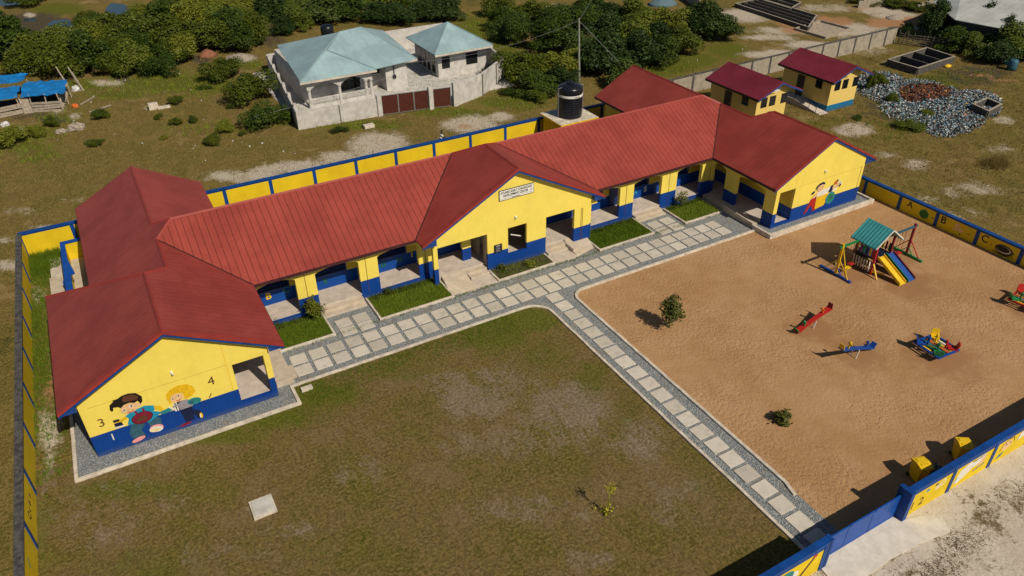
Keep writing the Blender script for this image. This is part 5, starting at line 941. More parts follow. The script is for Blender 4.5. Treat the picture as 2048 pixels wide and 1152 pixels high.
ORD = ['leftmost']+[w_+' from the left' for w_ in 'second third fourth fifth sixth seventh eighth ninth tenth eleventh twelfth thirteenth fourteenth fifteenth sixteenth seventeenth eighteenth nineteenth twentieth'.split()]
def place(l, name, lab, cat, group, pis, trunk=True):
    ys_ = sorted(q[1] for q in l); n3 = len(l); rows = 3 if n3 > 12 else 1; cut = [ys_[n3*(k+1)//rows-1] for k in range(rows)]
    row = lambda q: next(k for k in range(rows) if q[1] <= cut[k])
    for q in l:
        cx, by, w, h = q; k = row(q); o_ = sorted(s_[0] for s_ in l if row(s_) == k).index(cx); lab_ = lab+', '+ORD[o_]+(' of the '+('back', 'middle', 'front')[k]+' row' if rows > 1 else '')
        x, y = at(cx, by); ds = math.sqrt(x*x+y*y+H*H); ww = w*ds/F*1.2; cosr = math.sqrt(x*x+y*y)/ds; hh = max(.4, (h*ds/F-ww*.35*(H/ds))/cosr)*1.1
        plant(name, x, y+ww*.25, ww, hh, random.choice(pis), lab_, cat, group, trunk)
random.seed(5)
A_ = [(30, 128, 80, 70), (75, 132, 80, 65), (115, 145, 80, 62), (60, 152, 70, 50), (150, 122, 70, 60), (150, 154, 80, 55), (195, 112, 75, 60), (190, 152, 80, 60), (235, 97, 80, 60), (240, 137, 85, 65), (245, 156, 60, 45), (285, 152, 65, 48), (290, 112, 80, 60), (325, 156, 70, 50), (340, 107, 90, 65), (350, 132, 65, 45), (375, 128, 55, 50), (390, 72, 80, 55), (400, 110, 80, 60), (440, 107, 80, 60), (470, 87, 80, 55), (495, 105, 65, 50), (520, 92, 50, 50), (450, 62, 90, 50), (330, 72, 80, 45), (355, 42, 90, 40), (420, 32, 100, 40), (500, 42, 100, 40), (300, 50, 70, 40), (60, 14, 60, 25), (185, 66, 44, 34), (215, 75, 60, 40), (275, 80, 60, 40), (20, 100, 60, 45)]
place(A_, 'bush_tree', 'green bush behind the tarpaulin shack', 'bush', 'thicket on the left behind the tarpaulin shack', [0, 1, 2, 4])
B_ = [(560, 38, 80, 45), (610, 42, 80, 45), (660, 50, 80, 50), (710, 42, 90, 48), (760, 46, 90, 48), (810, 52, 90, 50), (860, 48, 80, 45), (900, 42, 65, 40), (570, 72, 60, 38), (600, 62, 60, 36), (545, 15, 80, 30), (620, 10, 80, 30), (700, 12, 80, 30), (780, 14, 90, 30), (850, 14, 80, 30)]
place(B_, 'bush_tree', 'dark bush behind the grey houses', 'bush', 'thicket behind the grey houses', [0, 2, 3, 5])
C_ = [(1005, 35, 60, 45), (1040, 78, 75, 60), (1010, 62, 60, 45), (1080, 62, 90, 58), (1030, 92, 62, 45), (1130, 72, 90, 58), (1180, 62, 90, 58), (1120, 108, 90, 60), (1170, 112, 90, 66), (1230, 52, 80, 46), (1280, 52, 80, 42), (1230, 102, 90, 66), (1280, 104, 90, 60), (1340, 78, 80, 58), (1330, 108, 82, 58), (1380, 112, 70, 50), (1430, 82, 95, 76), (1465, 84, 70, 50), (1300, 150, 100, 76), (1230, 152, 92, 70), (1060, 168, 110, 66), (1120, 165, 100, 66), (1090, 196, 90, 56), (1140, 182, 82, 56), (1032, 150, 66, 48), (1200, 152, 82, 60), (1260, 178, 70, 46), (1180, 140, 70, 50), (1390, 60, 60, 40), (1140, 40, 70, 36), (1200, 30, 70, 34), (1290, 75, 80, 50), (1340, 140, 60, 46)]
place(C_, 'bush_tree', 'deep green bush behind the black tank', 'bush', 'thicket right of the grey houses', [0, 2, 3, 5, 6, 1])
place([(455, 166, 62, 44), (515, 208, 84, 58), (540, 257, 88, 50)], 'bush_tree', 'rounded bush outside the grey compound wall', 'bush', 'bushes left of the compound wall', [1, 4, 0], False)
place([(203, 238, 34, 20), (355, 210, 22, 18), (455, 267, 38, 28), (428, 292, 34, 24), (75, 278, 32, 22), (18, 300, 56, 36), (105, 256, 26, 18), (190, 292, 34, 12), (463, 219, 14, 14), (487, 272, 16, 10), (355, 252, 20, 14), (388, 247, 16, 14), (735, 254, 14, 10), (682, 267, 30, 16), (1026, 192, 46, 20), (1082, 205, 50, 28), (410, 180, 20, 8), (318, 238, 14, 8), (1720, 240, 20, 10), (330, 280, 16, 8)], 'shrub', 'low shrub in the dry field', 'shrub', 'low shrubs scattered in the field', [1, 4, 0], False)
place([(1745, 182, 18, 34), (1765, 170, 30, 20), (1830, 262, 50, 18), (1790, 205, 22, 14), (1862, 232, 24, 10)], 'weed_clump', 'green weeds in the rubbish heap', 'weeds', 'weeds in the rubbish heap', [1, 4], False)
place([(1885, 78, 60, 80), (1972, 82, 38, 60), (2022, 108, 44, 58)], 'tree', 'slim dark tree before the pale shed', 'tree', 'trees before the pale roofed shed', [3, 5], True)
place([(1905, 88, 34, 30), (1935, 104, 60, 34), (1960, 112, 56, 38), (1992, 116, 60, 40), (2038, 122, 60, 44), (2012, 134, 60, 32), (1818, 74, 28, 26), (1965, 92, 40, 26), (2046, 90, 40, 30), (1600, 118, 20, 10)], 'bush_tree', 'garden bush by the stick fence', 'bush', 'garden bushes by the shed', [2, 3, 5], False)
place([(1790, 15, 70, 20), (1850, 22, 60, 20), (1960, 10, 40, 16), (1730, 5, 50, 12)], 'bush_tree', 'scrub among the ruins at the top', 'bush', 'scrub among the ruins', [1, 4], False)
# yard plants
def own(name, x, y, z, cmat, seed, rx, rz, n, leaf, lobes, label, cat, stem_h, hollow=.5):
    r = empty(name, (x, y, 0)); tag(r, label, cat)
    c = bpy.data.objects.new('crown', crown_mesh('crown', cmat, seed, rx, rx, rz, lobes, n, leaf, hollow)); COL.objects.link(c); c.parent = r; c.location = (0, 0, z); 
    t_ = bpy.data.objects.new('trunk', trunk_mesh('trunk', stem_h, .05, seed, 5)); COL.objects.link(t_); t_.parent = r; return r
own('young_tree', 25.6, 26.9, .15, 'mango_leaf', 71, .6, 1.75, 1500, .17, 26, 'young bushy tree with olive and bronze leaves standing alone on the sand', 'tree', 1.4, .3)
own('shrub', 25.35, 17.85, -.15, 'mango_leaf', 73, .55, .55, 420, .2, 12, 'low bronze-green shrub on the sand near the gate path', 'shrub', .6, .3)
SP = empty('sapling', (14.38, 17.5, 0)); tag(SP, 'thin yellow-leaved sapling standing in the dry lawn', 'sapling')
bb = B(); bb.path([(14.38, 17.5, 0), (14.42, 17.48, .6), (14.45, 17.5, 1.2), (14.52, 17.5, 1.6)], .018, 6); bb.build('stem', 'leaf_yellow', SP); rs = np.random.RandomState(4)
Cq = np.concatenate([rs.normal(size=(60, 3))*[.12, .12, .05]+[.14, 0, 1.62], rs.normal(size=(34, 3))*[.05, .05, .45]+[.05, 0, .8], rs.normal(size=(44, 3))*[.14, .14, .05]+[0, .02, .14]]); Cq[:, 2] = np.clip(Cq[:, 2], .03, 2)
me = quadmesh('leaves', leaves(Cq, rs.normal(size=Cq.shape)*.5, .12, 9), 'leaf_yellow'); o = bpy.data.objects.new('leaves', me); COL.objects.link(o); o.parent = SP
own('shrub', 7.75, 38.2, .1, 'leaf_olive', 81, .62, 1.5, 1500, .13, 22, 'leafy green shrub in front of the blue pier in the leftmost grass bed', 'shrub', 1.2, .3)
own('shrub', 36.0, 38.3, .2, 'leaf_olive', 83, .45, 1.0, 420, .12, 12, 'leafy shrub before the blue pier in the rightmost grass bed', 'shrub', 1.2, .3)
own('shrub', 20.2, 37.2, -.05, 'leaf_olive', 85, .5, .5, 420, .11, 9, 'small yellowish shrub in the flower bed under the plaque', 'shrub', .5, .3)
own('shrub', 21.9, 36.95, -.05, 'leaf_olive', 86, .42, .4, 360, .11, 9, 'small green shrub in the middle of the bed below the gable window', 'shrub', .4, .3)
own('shrub', 27.6, 38.5, -.05, 'leaf_dark', 88, .45, .6, 380, .12, 9, 'small dark shrub at the foot of the pier right of the gable', 'shrub', .5, .3)
own('shrub', 12.6, 38.5, -.05, 'leaf_olive', 89, .35, .4, 260, .1, 9, 'thin weedy shrub at the veranda edge left of the gable', 'shrub', .4, .3)
own('shrub', 5.4, 38.3, -.05, 'leaf_olive', 90, .35, .45, 180, .1, 9, 'thin weedy shrub at the veranda edge beside the left wing', 'shrub', .4, .3)
# grass
def blades(name, pts, hmin, hmax, w, mat, label=None, lean=.5, seed=1):
    rs = np.random.RandomState(seed); P = np.array(pts); n = len(P); a = rs.rand(n)*6.283; hh = hmin+(hmax-hmin)*rs.rand(n); wv = np.stack([np.cos(a), np.sin(a), np.zeros(n)], 1)*w/2*(.6+.8*rs.rand(n))[:, None]
    b = rs.rand(n)*6.283; tip = P+np.stack([np.cos(b)*hh*lean*rs.rand(n), np.sin(b)*hh*lean*rs.rand(n), hh], 1); V = np.stack([P-wv, P+wv, tip], 1).reshape(-1, 3)
    o = bpy.data.objects.new(name, quadmesh(name, V, mat, 3)); COL.objects.link(o); o['kind'] = 'stuff'; return o
rs = np.random.RandomState(8)
for i, (x0, x1, y0, y1) in enumerate(BEDS):
    area = (x1-x0)*(y1-y0); n = int(area*(900 if i != 2 else 160)); P = np.stack([x0+.08+(x1-x0-.16)*rs.rand(n), y0+.05+(y1-y0-.1)*rs.rand(n), np.full(n, .1)], 1)
    if i != 2: back = P[:, 1] > y1-.65; P = P[~back | (rs.rand(n) < .35)]
    blades('grass', P, .08, .26, .035, 'grass_green', seed=i)
    if i != 2: n2 = int((x1-x0)*120); P = np.stack([x0+.1+(x1-x0-.2)*rs.rand(n2), y1-.6+.5*rs.rand(n2), np.full(n2, .1)], 1); blades('grass', P, .1, .35, .05, 'leaf_dark', seed=i+20)
def scatter(n, fn): return np.array([p for p in (fn() for _ in range(n)) if p is not None])
# lawn: short dry and green tufts, thicker where it is green along the kerbs
def tufts(n, x0, x1, y0, y1, msk, thr, z=.01, k=5, spread=.05, inv=None):
    P = np.stack([x0+(x1-x0)*rs.rand(n), y0+(y1-y0)*rs.rand(n)], 1); g = mask(P, msk)+rs.rand(n)*.5 if msk else np.ones(n); P = P[g > thr]
    P = np.repeat(P, k, 0)+rs.normal(size=(len(P)*k, 2))*spread; P = P[(P[:, 0] > x0) & (P[:, 0] < x1) & (P[:, 1] > y0) & (P[:, 1] < y1)]; return np.column_stack([P, np.full(len(P), z)])
blades('grass', tufts(9000, -7.8, 20.35, 11.2, 31.2, LM['green'], .62), .03, .11, .02, 'grass_green', seed=31)
blades('grass', tufts(9000, -7.8, 20.3, 11.2, 31.2, None, 0), .02, .07, .016, 'grass_dry', seed=32)
blades('grass', tufts(1500, 5.2, 18, 31.2, 32.85, None, 0), .03, .12, .02, 'grass_green', seed=33)
blades('grass', tufts(1600, -7.6, -6.05, 32, 55, GREENP, .3, k=8, spread=.09), .06, .3, .03, 'grass_green', seed=34)
blades('grass', tufts(900, -7.2, -5.3, 52.5, 55.3, None, 0, k=8), .15, .6, .04, 'grass_green', seed=35)
blades('grass', tufts(12000, -30, 60, 56, 100, GREENP, .55, k=5, spread=.15), .08, .35, .06, 'grass_green', seed=36)
blades('grass', tufts(9000, -30, 45, 56.2, 100, None, 0, k=4, spread=.15), .05, .22, .05, 'grass_dry', seed=37)
blades('grass', tufts(9000, 50.6, 105, 25, 58, None, 0, k=4, spread=.15), .05, .25, .05, 'grass_dry', seed=38)
blades('grass', tufts(3000, 60, 110, 20, 56, GREENP, .5, k=6, spread=.2), .1, .4, .06, 'grass_green', seed=39)
blades('grass', tufts(500, 1.2, 1.0001+20, 32.2, 32.9, None, 0, k=4), .03, .1, .02, 'grass_green', seed=40)
x, y = at(1990, 330); Cq = rs.normal(size=(900, 3))*[.6, .4, .18]; Cq[:, 2] = np.abs(Cq[:, 2])
o = blades('grass_clump', np.column_stack([x+Cq[:, 0], y+Cq[:, 1], np.zeros(900)]), .3, .8, .05, 'grass_dry', seed=61); del o['kind']; tag(o, 'large rounded tuft of golden dry grass right of the play yard wall', 'grass tuft')
# ------------------------------------------------------------------ rubbish heap
M('rb_white', (.55, .56, .56), .2, 5, .5); M('rb_blue', (.20, .33, .42), .4, 5, .5); M('rb_brown', (.22, .09, .05), .3, 5, .9); M('rb_dark', (.03, .035, .04), .4, 5, .7); M('rb_grey', (.34, .33, .31), .4, 5, .8)
RUB = ell([(1760, 170, 50, 26), (1800, 185, 60, 26), (1850, 205, 90, 36), (1900, 225, 70, 40), (1890, 250, 40, 24), (1940, 205, 60, 24), (1960, 220, 40, 18), (1830, 180, 60, 20)]); BRN = ell([(1850, 185, 60, 18), (1830, 190, 34, 18)])
P = np.stack([62+20*rs.rand(110000), 34+22*rs.rand(110000)], 1); P = P[mask(P, RUB)+.35*rs.rand(len(P)) > .72]; br_ = mask(P, BRN) > .6
P = P[:30000]; br_ = br_[:30000]; u = rs.rand(len(P)); q = noise_ = np.sin(P[:, 0]*1.3)+np.cos(P[:, 1]*1.7)
for nm, mt, sel, sz in (('rubbish', 'rb_white', (u < .24) & ~br_, .15), ('rubbish', 'rb_blue', (u > .24) & (u < .5) & ~br_, .17), ('rubbish', 'rb_dark', (u > .5) & (u < .68), .2), ('rubbish', 'rb_grey', (u > .68) & (u < .85) & ~br_, .17), ('rubbish', 'rb_dark', (u > .85) & ~br_, .17), ('rubbish', 'rb_brown', br_ & (u < .5), .2), ('rubbish', 'p_orange', (u > .42) & (u < .435), .16), ('rubbish', 'p_yellow', (u > .435) & (u < .443), .16), ('rubbish', 'p_sky', (u > .443) & (u < .46), .16)):
    Q = P[sel]; C3 = np.column_stack([Q, .03+.16*rs.rand(len(Q))**2*mask(Q, RUB)+.02]); V = leaves(C3, rs.normal(size=C3.shape), sz, 5, .6, 1.0); V[:, 2] = np.maximum(V[:, 2], .012)
    o = bpy.data.objects.new(nm, quadmesh(nm, V, mt)); COL.objects.link(o); o['kind'] = 'stuff'
M('debris_floor', (.34, .28, .21), .2, 2, .95)
# concrete pits beside the heap
def pit(name, corners, h, cross, label, mat='dark_stone', t=.18, group=None, matt='dark_hole'):
    c = [Vector((*p, 0)) for p in corners]; ctr = sum(c, Vector())/4; r = empty(name, (ctr.x, ctr.y, 0)); tag(r, label, 'block structure', group)
    for a, b in zip(c, c[1:]+c[:1]): bb = B(); strip(bb, [(a.x, a.y), (b.x, b.y)], t, 0, h); bb.build('side_wall', mat, r)
    for f in cross: a = c[0].lerp(c[3], f); b = c[1].lerp(c[2], f); bb = B(); strip(bb, [(a.x, a.y), (b.x, b.y)], t, 0, h-.004); bb.build('cross_wall', mat, r)
    bb = B(); strip(bb, [(p.x, p.y) for p in c+c[:1]], t+.02, h, h+.03); bb.build('rim', 'block_wall', r)
    bb = B(); bb.face([(p.x, p.y, .03) for p in c]); bb.build('bottom', matt, r); return r
pit('concrete_pit', [at(1773, 132), at(1832, 150), at(1905, 126), at(1850, 108)], .75, (.33, .66), 'open dark concrete tank with three chambers above the rubbish heap')
pit('concrete_pit', [at(1942, 222), at(1972, 236), at(1998, 222), at(1970, 210)], .7, (), 'small open dark block tank at the right edge of the rubbish heap')
pit('foundation', [at(1470, 14), at(1615, 62), at(1632, 38), at(1520, 4)], .5, (.25, .5, .75), 'half-built block foundation with low dark walls at the top of the view', matt='debris_floor')
pit('foundation', [at(1512, 3), at(1580, 24), at(1600, 12), at(1550, -4)], .5, (.5,), 'smaller block foundation behind the first, cut by the top edge', matt='debris_floor')
pit('foundation', [at(1590, 60), at(1650, 78), at(1700, 60), at(1640, 44)], .25, (), 'low pale foundation outline on laterite right of the half-built one', mat='block_wall', matt='debris_floor')
for k, (p, q, lab) in enumerate(((at(1715, 16), at(1790, 10), 'ruined pale block wall with gaps left of the tall dark tree'), (at(1832, 24), at(1862, 16), 'short ruined block wall with holes near the top edge'), (at(1370, -2), at(1398, 18), 'dark side wall of an unfinished block building at the top edge'))):
    bb = B(); a, b = Vector((*p, 0)), Vector((*q, 0)); random.seed(k+3); n = 9
    for i in range(n):
        u0, u1 = a.lerp(b, i/n), a.lerp(b, (i+.97)/n); strip(bb, [(u0.x, u0.y), (u1.x, u1.y)], .25, 0, (1.4+random.uniform(-.7, .3)) if k < 2 else 1.8)
    tag(bb.build('ruined_wall', 'block_wall'), lab, 'ruin')
# heaps
def heap(name, px, py, rpx, h, mat, label):
    x, y = at(px, py); w = abs(at(px+rpx, py)[0]-x)*1.0+.3; random.seed(int(px)); bb = B(); prof = [(w, 0), (w*.8, h*.3), (w*.5, h*.7), (w*.2, h*.97), (.05, h)]; bb.lathe(prof, (0, 0, 0), 22)
    bb.v = [(a*(1+random.uniform(-.1, .1)), b*.8*(1+random.uniform(-.1, .1)), c*(1+random.uniform(-.1, .1))) for a, b, c in bb.v]; o = bb.build(name, mat, local=True, smooth=True); o.location = (x, y, -.02); tag(o, label, 'heap')
M('blue_gravel', (.10, .16, .19), .2, 8, .95, .04, 10); M('pale_sand', (.45, .36, .26), .1, 4, .95, .02, 6); M('debris', (.32, .27, .22), .4, 6, .95, .08, 5)
heap('gravel_heap', 1325, 8, 34, 1.0, 'blue_gravel', 'blue-grey gravel heap at the top edge behind the thicket'); heap('sand_heap', 1118, 14, 24, .35, 'pale_sand', 'flat pale sand heap at the top edge behind the thicket'); heap('debris_heap', 478, 118, 32, .6, 'debris', 'whitish heap of debris at the foot of the thicket'); heap('debris_heap', 416, 112, 18, .8, 'rb_brown', 'reddish brown dead brush heap beside the thicket'); heap('debris_heap', 1790, 36, 20, .4, 'debris', 'small rubble heap on the bare ground left of the tall dark tree')
# far shed with pale roof
SH = empty('shed', (101, 54, 0)); tag(SH, 'long dark-walled shed with a large pale metal roof at the top right', 'shed')
e0, e1, r0, r1, w1 = (91.0, 54.6, 3.0), (93.5, 41.0, 3.0), (100.5, 60.5, 4.6), (104, 46, 5.2), (112, 70, 3.4)
bb = B(); addroof(bb, [e0, e1, r1, r0], 0); addroof(bb, [r0, r1, (122, 52, 3.2), (116, 66, 3.2)], 0); addroof(bb, [e0, r0, (96.5, 61.5, 3.0)], 0); bb.build('roof', 'pale_roof', SH)
bb = B(); bb.ext([(91.6, 54.2, 0), (94.0, 41.4, 0), (118, 52, 0), (114, 64, 0), (97, 60.6, 0)], (0, 0, 2.95)); bb.build('wall', 'dark_stone', SH)
# stick fence
SF = empty('stick_fence', (86, 55, 0)); tag(SF, 'weathered fence of sticks and rails in front of the garden and the shed', 'fence'); random.seed(12)
fp = [at(1795, 88), at(1822, 92), at(1870, 98), at(1915, 106), at(1965, 114), at(2030, 124)]
bbp, bbr = B(), B()
for a, b in zip(fp, fp[1:]):
    n = max(2, int(math.dist(a, b)/.5))
    for i in range(n): p = Vector((*a, 0)).lerp(Vector((*b, 0)), i/n); bbp.bar(p, p+Vector((random.uniform(-.25, .25), random.uniform(-.2, .2), 1.3+random.random()*.6)), .06)
    for z in (.25, .5, .75, 1.0, 1.25): bbr.bar((a[0], a[1], z+random.uniform(-.1, .1)), (b[0], b[1], z+random.uniform(-.1, .1)), .07)
M('old_sticks', (.12, .105, .085), .3, 5, .95); bbp.build('stakes', 'old_sticks', SF); bbr.build('rails', 'old_sticks', SF)
x, y = at(2022, 140); bb = B(); bb.lathe([(.45, 0), (.5, .3), (.5, 1.0), (.4, 1.15)], (x, y, 0), 16); tag(bb.build('water_drum', 'p_jeans', smooth=True), 'dark blue drum standing at the garden fence near the right edge', 'drum')
x, y = at(2012, 128); bb = B(); bb.lathe([(.3, 0), (.33, .8), (.2, 1.0)], (x, y, 0), 12); tag(bb.build('water_drum', 'p_sky', smooth=True), 'light blue barrel beside the dark blue drum', 'drum')
x, y = at(1895, 134); bb = B(); bb.ball((x, y, .1), .5, .3, .2); tag(bb.build('sack', 'p_yellow'), 'bright yellow sack lying in the grass right of the concrete tank', 'sack')
# ------------------------------------------------------------------ tarpaulin shack
SK = empty('shack', (-6.5, 89, 0)); tag(SK, 'makeshift pen of grey planks roofed with bright blue tarpaulins', 'shack'); random.seed(9)
def sheet(pts4, nx, ny, amp, nm):
    bb = B(); A, B2, C2, D2 = [Vector(p) for p in pts4]; g = [[A.lerp(B2, i/nx).lerp(D2.lerp(C2, i/nx), j/ny)+Vector((random.uniform(-.1, .1), random.uniform(-.1, .1), random.uniform(-amp, amp))) for i in range(nx+1)] for j in range(ny+1)]
    for j in range(ny):
        for i in range(nx): q = [g[j][i], g[j][i+1], g[j+1][i+1], g[j+1][i]]; bb.face(q)
    o = bb.build(nm, 'tarp', SK); md = o.modifiers.new('s', 'SOLIDIFY'); md.thickness = .02; return o
sheet([(-6.7, 87.1, 1.7), (-2.8, 85.9, 1.7), (-2.3, 90.0, 1.9), (-6.2, 91.2, 1.9)], 8, 5, .09, 'tarpaulin'); sheet([(-10.5, 87.3, 1.75), (-6.9, 87.0, 1.75), (-6.6, 90.6, 1.8), (-10.3, 91.0, 1.8)], 6, 5, .09, 'tarpaulin'); sheet([(-10.2, 92.6, 1.8), (-6.2, 92.2, 1.8), (-5.8, 94.4, 1.9), (-10, 95.4, 1.9)], 6, 3, .09, 'tarpaulin')
bb = B()
for a, b in (((-10.8, 86.6), (-6.9, 87.2)), ((-6.0, 86.9), (-3.5, 86.1))):
    for k in range(4): z = .12+k*.27; bb.bar((a[0], a[1], z+random.uniform(-.04, .04)), (b[0], b[1], z+random.uniform(-.06, .06)), .05, .21)
for k in range(7): bb.bar((-3.4+.25*k/2, 86.2+k*.75, .1), (-3.3+.25*k/2, 86.8+k*.75, 1.6), .14, .06)
bb.build('planks', 'weathered_wood', SK)
bb = B(); bb.ext([(-6.85, 87.05, .02), (-6.02, 86.85, .02), (-6.1, 87.15, 1.5), (-6.9, 87.3, 1.5)], (0, .06, 0)); bb.build('door', 'weathered_wood', SK)
bb = B()
for x, y in ((-9.5, 87.2), (-6.95, 87.3), (-6.0, 87.1), (-4.7, 86.7), (-3.4, 86.2), (-2.4, 90), (-6.2, 91.1), (-9.9, 91.2), (-2.8, 88), (-6.0, 94.2)): bb.bar((x, y, 0), (x+random.uniform(-.15, .15), y+random.uniform(-.1, .1), 1.8), .1)
bb.build('posts', 'weathered_wood', SK)
bb = B(); bb.box(-10.2, -3.6, 87.8, 90.6, .02, .5); bb.build('dark_contents', 'dark_hole', SK)
for i, (a, b, lab) in enumerate((((1160, 580), (1360, 470), 'long pale pole lying in the grass right of the shack, the farther one'), ((1290, 690), (1600, 590), 'long pale pole lying in the grass right of the shack, the nearer one'))):
    p, q = at(a[0]/7.2, 130+a[1]/7.2), at(b[0]/7.2, 130+b[1]/7.2); bb = B(); bb.bar((*p, .08), (*q, .1), .13, .1); tag(bb.build('pole', 'weathered_wood'), lab, 'pole')
for i, (u, v, w, hh, mt, lab) in enumerate(((1100, 370, .45, .4, 'rb_white', 'crumpled white sack beside the end of the shack'), (1085, 605, .3, .25, 'p_orange', 'orange bag lying in the grass right of the shack'), (80, 875, .4, .3, 'rb_white', 'pale bluish bag in the grass below the shack'), (225, 965, .4, .25, 'rb_white', 'dirty white rag in the grass below the shack'), (315, 970, .25, .35, 'rb_white', 'narrow white rag beside the dirty rag below the shack'), (1095, 920, .9, .4, 'debris', 'pale grey lump of old concrete below the fallen poles'), (880, 970, .5, .25, 'debris', 'small grey lump of concrete left of the larger lump'))):
    x, y = at(u/7.2, 130+v/7.2); tag(blob('litter' if 'rb' in mt or 'orange' in mt else 'rubble_lump', (x, y, hh*.3), (w, w*.8, hh), mt, 30+i), lab, 'litter' if 'rb' in mt or 'orange' in mt else 'rubble')
for i, (px, py, sx, lab) in enumerate(((308, 218, .45, 'pale upright block in the field between the shack and the compound wall'), (738, 255, .5, 'white concrete block lying before the brown metal gate'), (328, 216, .6, 'flat grey slab beside the pale upright block in the field'))):
    x, y = at(px, py); bb = B(); bb.box(x-sx, x+sx, y-.3, y+.3, 0, [.6, .3, .18][i]); tag(bb.build('concrete_block', 'kerb_mat', bevel=.03), lab, 'block')
for u, v, lab in ((1140, 120, 'leaning grey post behind the end of the shack'), (1200, 200, 'second leaning post nearer the fallen poles'), (970, 120, 'thin leaning stick at the back corner of the shack')):
    x, y = at(u/7.2, 130+(v+170)/7.2); bb = B(); bb.tube((x, y, 0), (x-.5, y+.4, 2.0), .1, .07, 7); tag(bb.build('post', 'weathered_wood'), lab, 'post')
# scattered litter bits in the field (too many to count)
n = 420; P = np.stack([-12+110*rs.rand(n), 57+50*rs.rand(n)], 1); P = P[(P[:, 0] < 14) | (P[:, 0] > 42)]; C3 = np.column_stack([P, np.full(len(P), .05)]); o = bpy.data.objects.new('litter', quadmesh('litter', leaves(C3, rs.normal(size=C3.shape)*.2, .17, 3, 1, .8), 'rb_white')); COL.objects.link(o); o['kind'] = 'stuff'
# ------------------------------------------------------------------ person pushing a hand cart with a yellow can
x, y = at(862, 292); x, y = 25.1, 57.6
PE = None
def skin(name, V, E, Rr, mat, loc, parent=None, lvl=1):
    me = bpy.data.meshes.new(name); me.from_pydata(V, E, []); o = bpy.data.objects.new(name, me); COL.objects.link(o); me.materials.append(MT[mat])
    md = o.modifiers.new('skin', 'SKIN'); md.use_smooth_shade = True; sv = me.skin_vertices[0].data
    for i, r in enumerate(Rr): sv[i].radius = (r, r) if not isinstance(r, tuple) else r
    sv[0].use_root = True; o.modifiers.new('sub', 'SUBSURF').levels = lvl; o.modifiers['sub'].render_levels = lvl
    o.location = loc
    if parent: o.parent = parent
    return o
M('dark_skin', (.045, .022, .014), .1, 5, .5)
V = [(0, 0, .95), (0.03, 0, 1.12), (.07, 0, 1.32), (.12, 0, 1.47), (.16, 0, 1.60), (.18, 0, 1.72),
     (0, .09, .92), (.16, .10, .50), (.02, .10, .09), (.14, .10, .03), (0, -.09, .92), (-.02, -.10, .50), (-.26, -.10, .12), (-.16, -.10, .04),
     (.09, .19, 1.42), (.22, .22, 1.18), (.44, .2, 1.02), (.51, .2, 1.0), (.09, -.19, 1.42), (.22, -.22, 1.18), (.44, -.2, 1.02), (.51, -.2, 1.0)]
E_ = [(0, 1), (1, 2), (2, 3), (3, 4), (4, 5), (0, 6), (6, 7), (7, 8), (8, 9), (0, 10), (10, 11), (11, 12), (12, 13), (3, 14), (14, 15), (15, 16), (16, 17), (3, 18), (18, 19), (19, 20), (20, 21)]
Rr = [.13, .12, .145, .09, .055, .10, .095, .065, .045, .04, .095, .065, .045, .04, .06, .042, .03, .03, .06, .042, .03, .03]
for s in (1, -1):       # four fingers and a thumb closed round the cart handle
    for f_ in range(4):
        i = len(V); b = 17 if s == 1 else 21; V += [(.545, s*.2+(f_-1.5)*.021, 1.005), (.565, s*.2+(f_-1.5)*.021, .985-.002*f_), (.545, s*.2+(f_-1.5)*.021, .965)]; E_ += [(b, i), (i, i+1), (i+1, i+2)]; Rr += [.0095, .009, .008]
    i = len(V); V += [(.52, s*.2-s*.045, .985), (.545, s*.2-s*.04, .97)]; E_ += [(17 if s == 1 else 21, i), (i, i+1)]; Rr += [.01, .009]
PE = skin('person', V, E_, Rr, 'dark_skin', (x, y, 0)); tag(PE, 'person in a white top and pale shorts pushing a cart behind the yellow wall', 'person')
skin('shirt', [(.02, 0, 1.0), (.04, 0, 1.15), (.08, 0, 1.33), (.12, 0, 1.44), (.09, .2, 1.42), (.17, .23, 1.27), (.09, -.2, 1.42), (.17, -.23, 1.27)], [(0, 1), (1, 2), (2, 3), (3, 4), (4, 5), (3, 6), (6, 7)], [.15, .14, .165, .10, .078, .06, .078, .06], 'p_white', (0, 0, 0), PE)
skin('shorts', [(0, 0, .98), (0, .09, .9), (.12, .10, .58), (0, -.09, .9), (-.01, -.10, .58)], [(0, 1), (1, 2), (0, 3), (3, 4)], [.15, .12, .095, .12, .095], 'p_jeans', (0, 0, 0), PE)
bb = B(); bb.ball((.165, 0, 1.77), .105, .09, .11, 12); bb.build('hair', 'black_paint', PE, smooth=True, local=True)
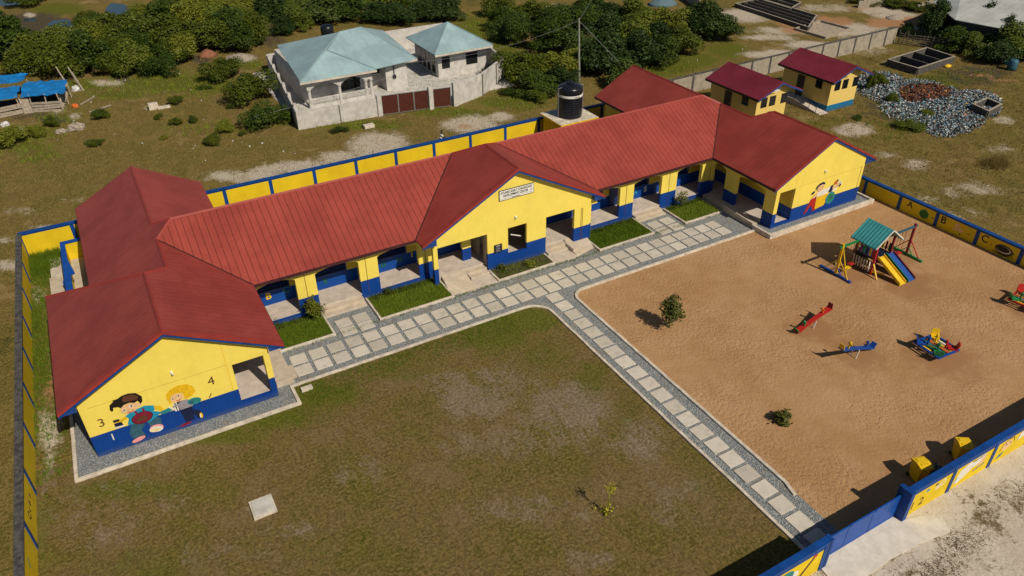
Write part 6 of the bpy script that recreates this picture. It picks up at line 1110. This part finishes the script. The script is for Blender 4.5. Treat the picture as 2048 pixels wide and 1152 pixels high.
bb = B(); [bb.ball((.278, sy_, 1.715), .008, .014, .01, 6) for sy_ in (-.032, .032)]; bb.ball((.285, 0, 1.69), .016, .012, .02, 6); bb.build('face_features', 'p_white', PE, local=True)
CT = empty('hand_cart', (x+1.15, y, 0)); tag(CT, 'small two-handled barrow being pushed beyond the yellow back wall', 'cart')
bb = B(); bb.ext([(x+.9, y-.25, .35), (x+1.7, y-.3, .35), (x+1.8, y-.34, .62), (x+.8, y-.3, .62)], (0, .6, 0)); bb.build('tray', 'p_brown', CT)
for s in (-.2, .2): bb = B(); bb.path([(x+.50, y+s, .99), (x+.9, y+s, .5), (x+1.9, y+s*.4, .3)], .022); bb.bar((x+1.0, y+s, .4), (x+.95, y+s*1.2, 0), .04); bb.build('handle', 'p_brown', CT)
bb = B(); bb.tube((x+1.95, y-.05, .2), (x+1.95, y+.05, .2), .2, .2, 16); bb.build('wheel', 'p_dark', CT)
JC = empty('jerrycan', (x+1.3, y, .62)); tag(JC, 'yellow plastic jerrycan riding on the barrow', 'jerrycan'); bb = B(); bb.box(x+.98, x+1.62, y-.17, y+.17, .62, .98); bb.build('body', 'p_yellow', JC, bevel=.05); bb = B(); bb.tube((x+1.55, y, .98), (x+1.55, y, 1.05), .04); bb.build('cap', 'p_dark', JC)
# blown sand and dry tufts along the path edges
blades('grass', tufts(700, 5, 38, 36.0, 36.3, None, 0, k=5, z=.05), .03, .14, .025, 'grass_green', seed=51)
blades('grass', tufts(500, 20.42, 20.62, 12, 31, None, 0, k=4, z=.03), .03, .10, .02, 'grass_dry', seed=52)
for i, (px, py, n_) in enumerate(((1930, 1085, 240), (1990, 1010, 110), (1880, 1142, 240), (2040, 985, 90), (1800, 1130, 60))):
    x, y = at(px, py); Q = rs.normal(size=(n_, 2))*[.7, .35]; Q = np.repeat(Q, 5, 0)+rs.normal(size=(n_*5, 2))*.06
    blades('grass', np.column_stack([x+Q[:, 0], y+Q[:, 1], np.full(len(Q), .005)]), .02, .09, .03, 'grass_dry', seed=70+i)
bpy.context.view_layer.update()
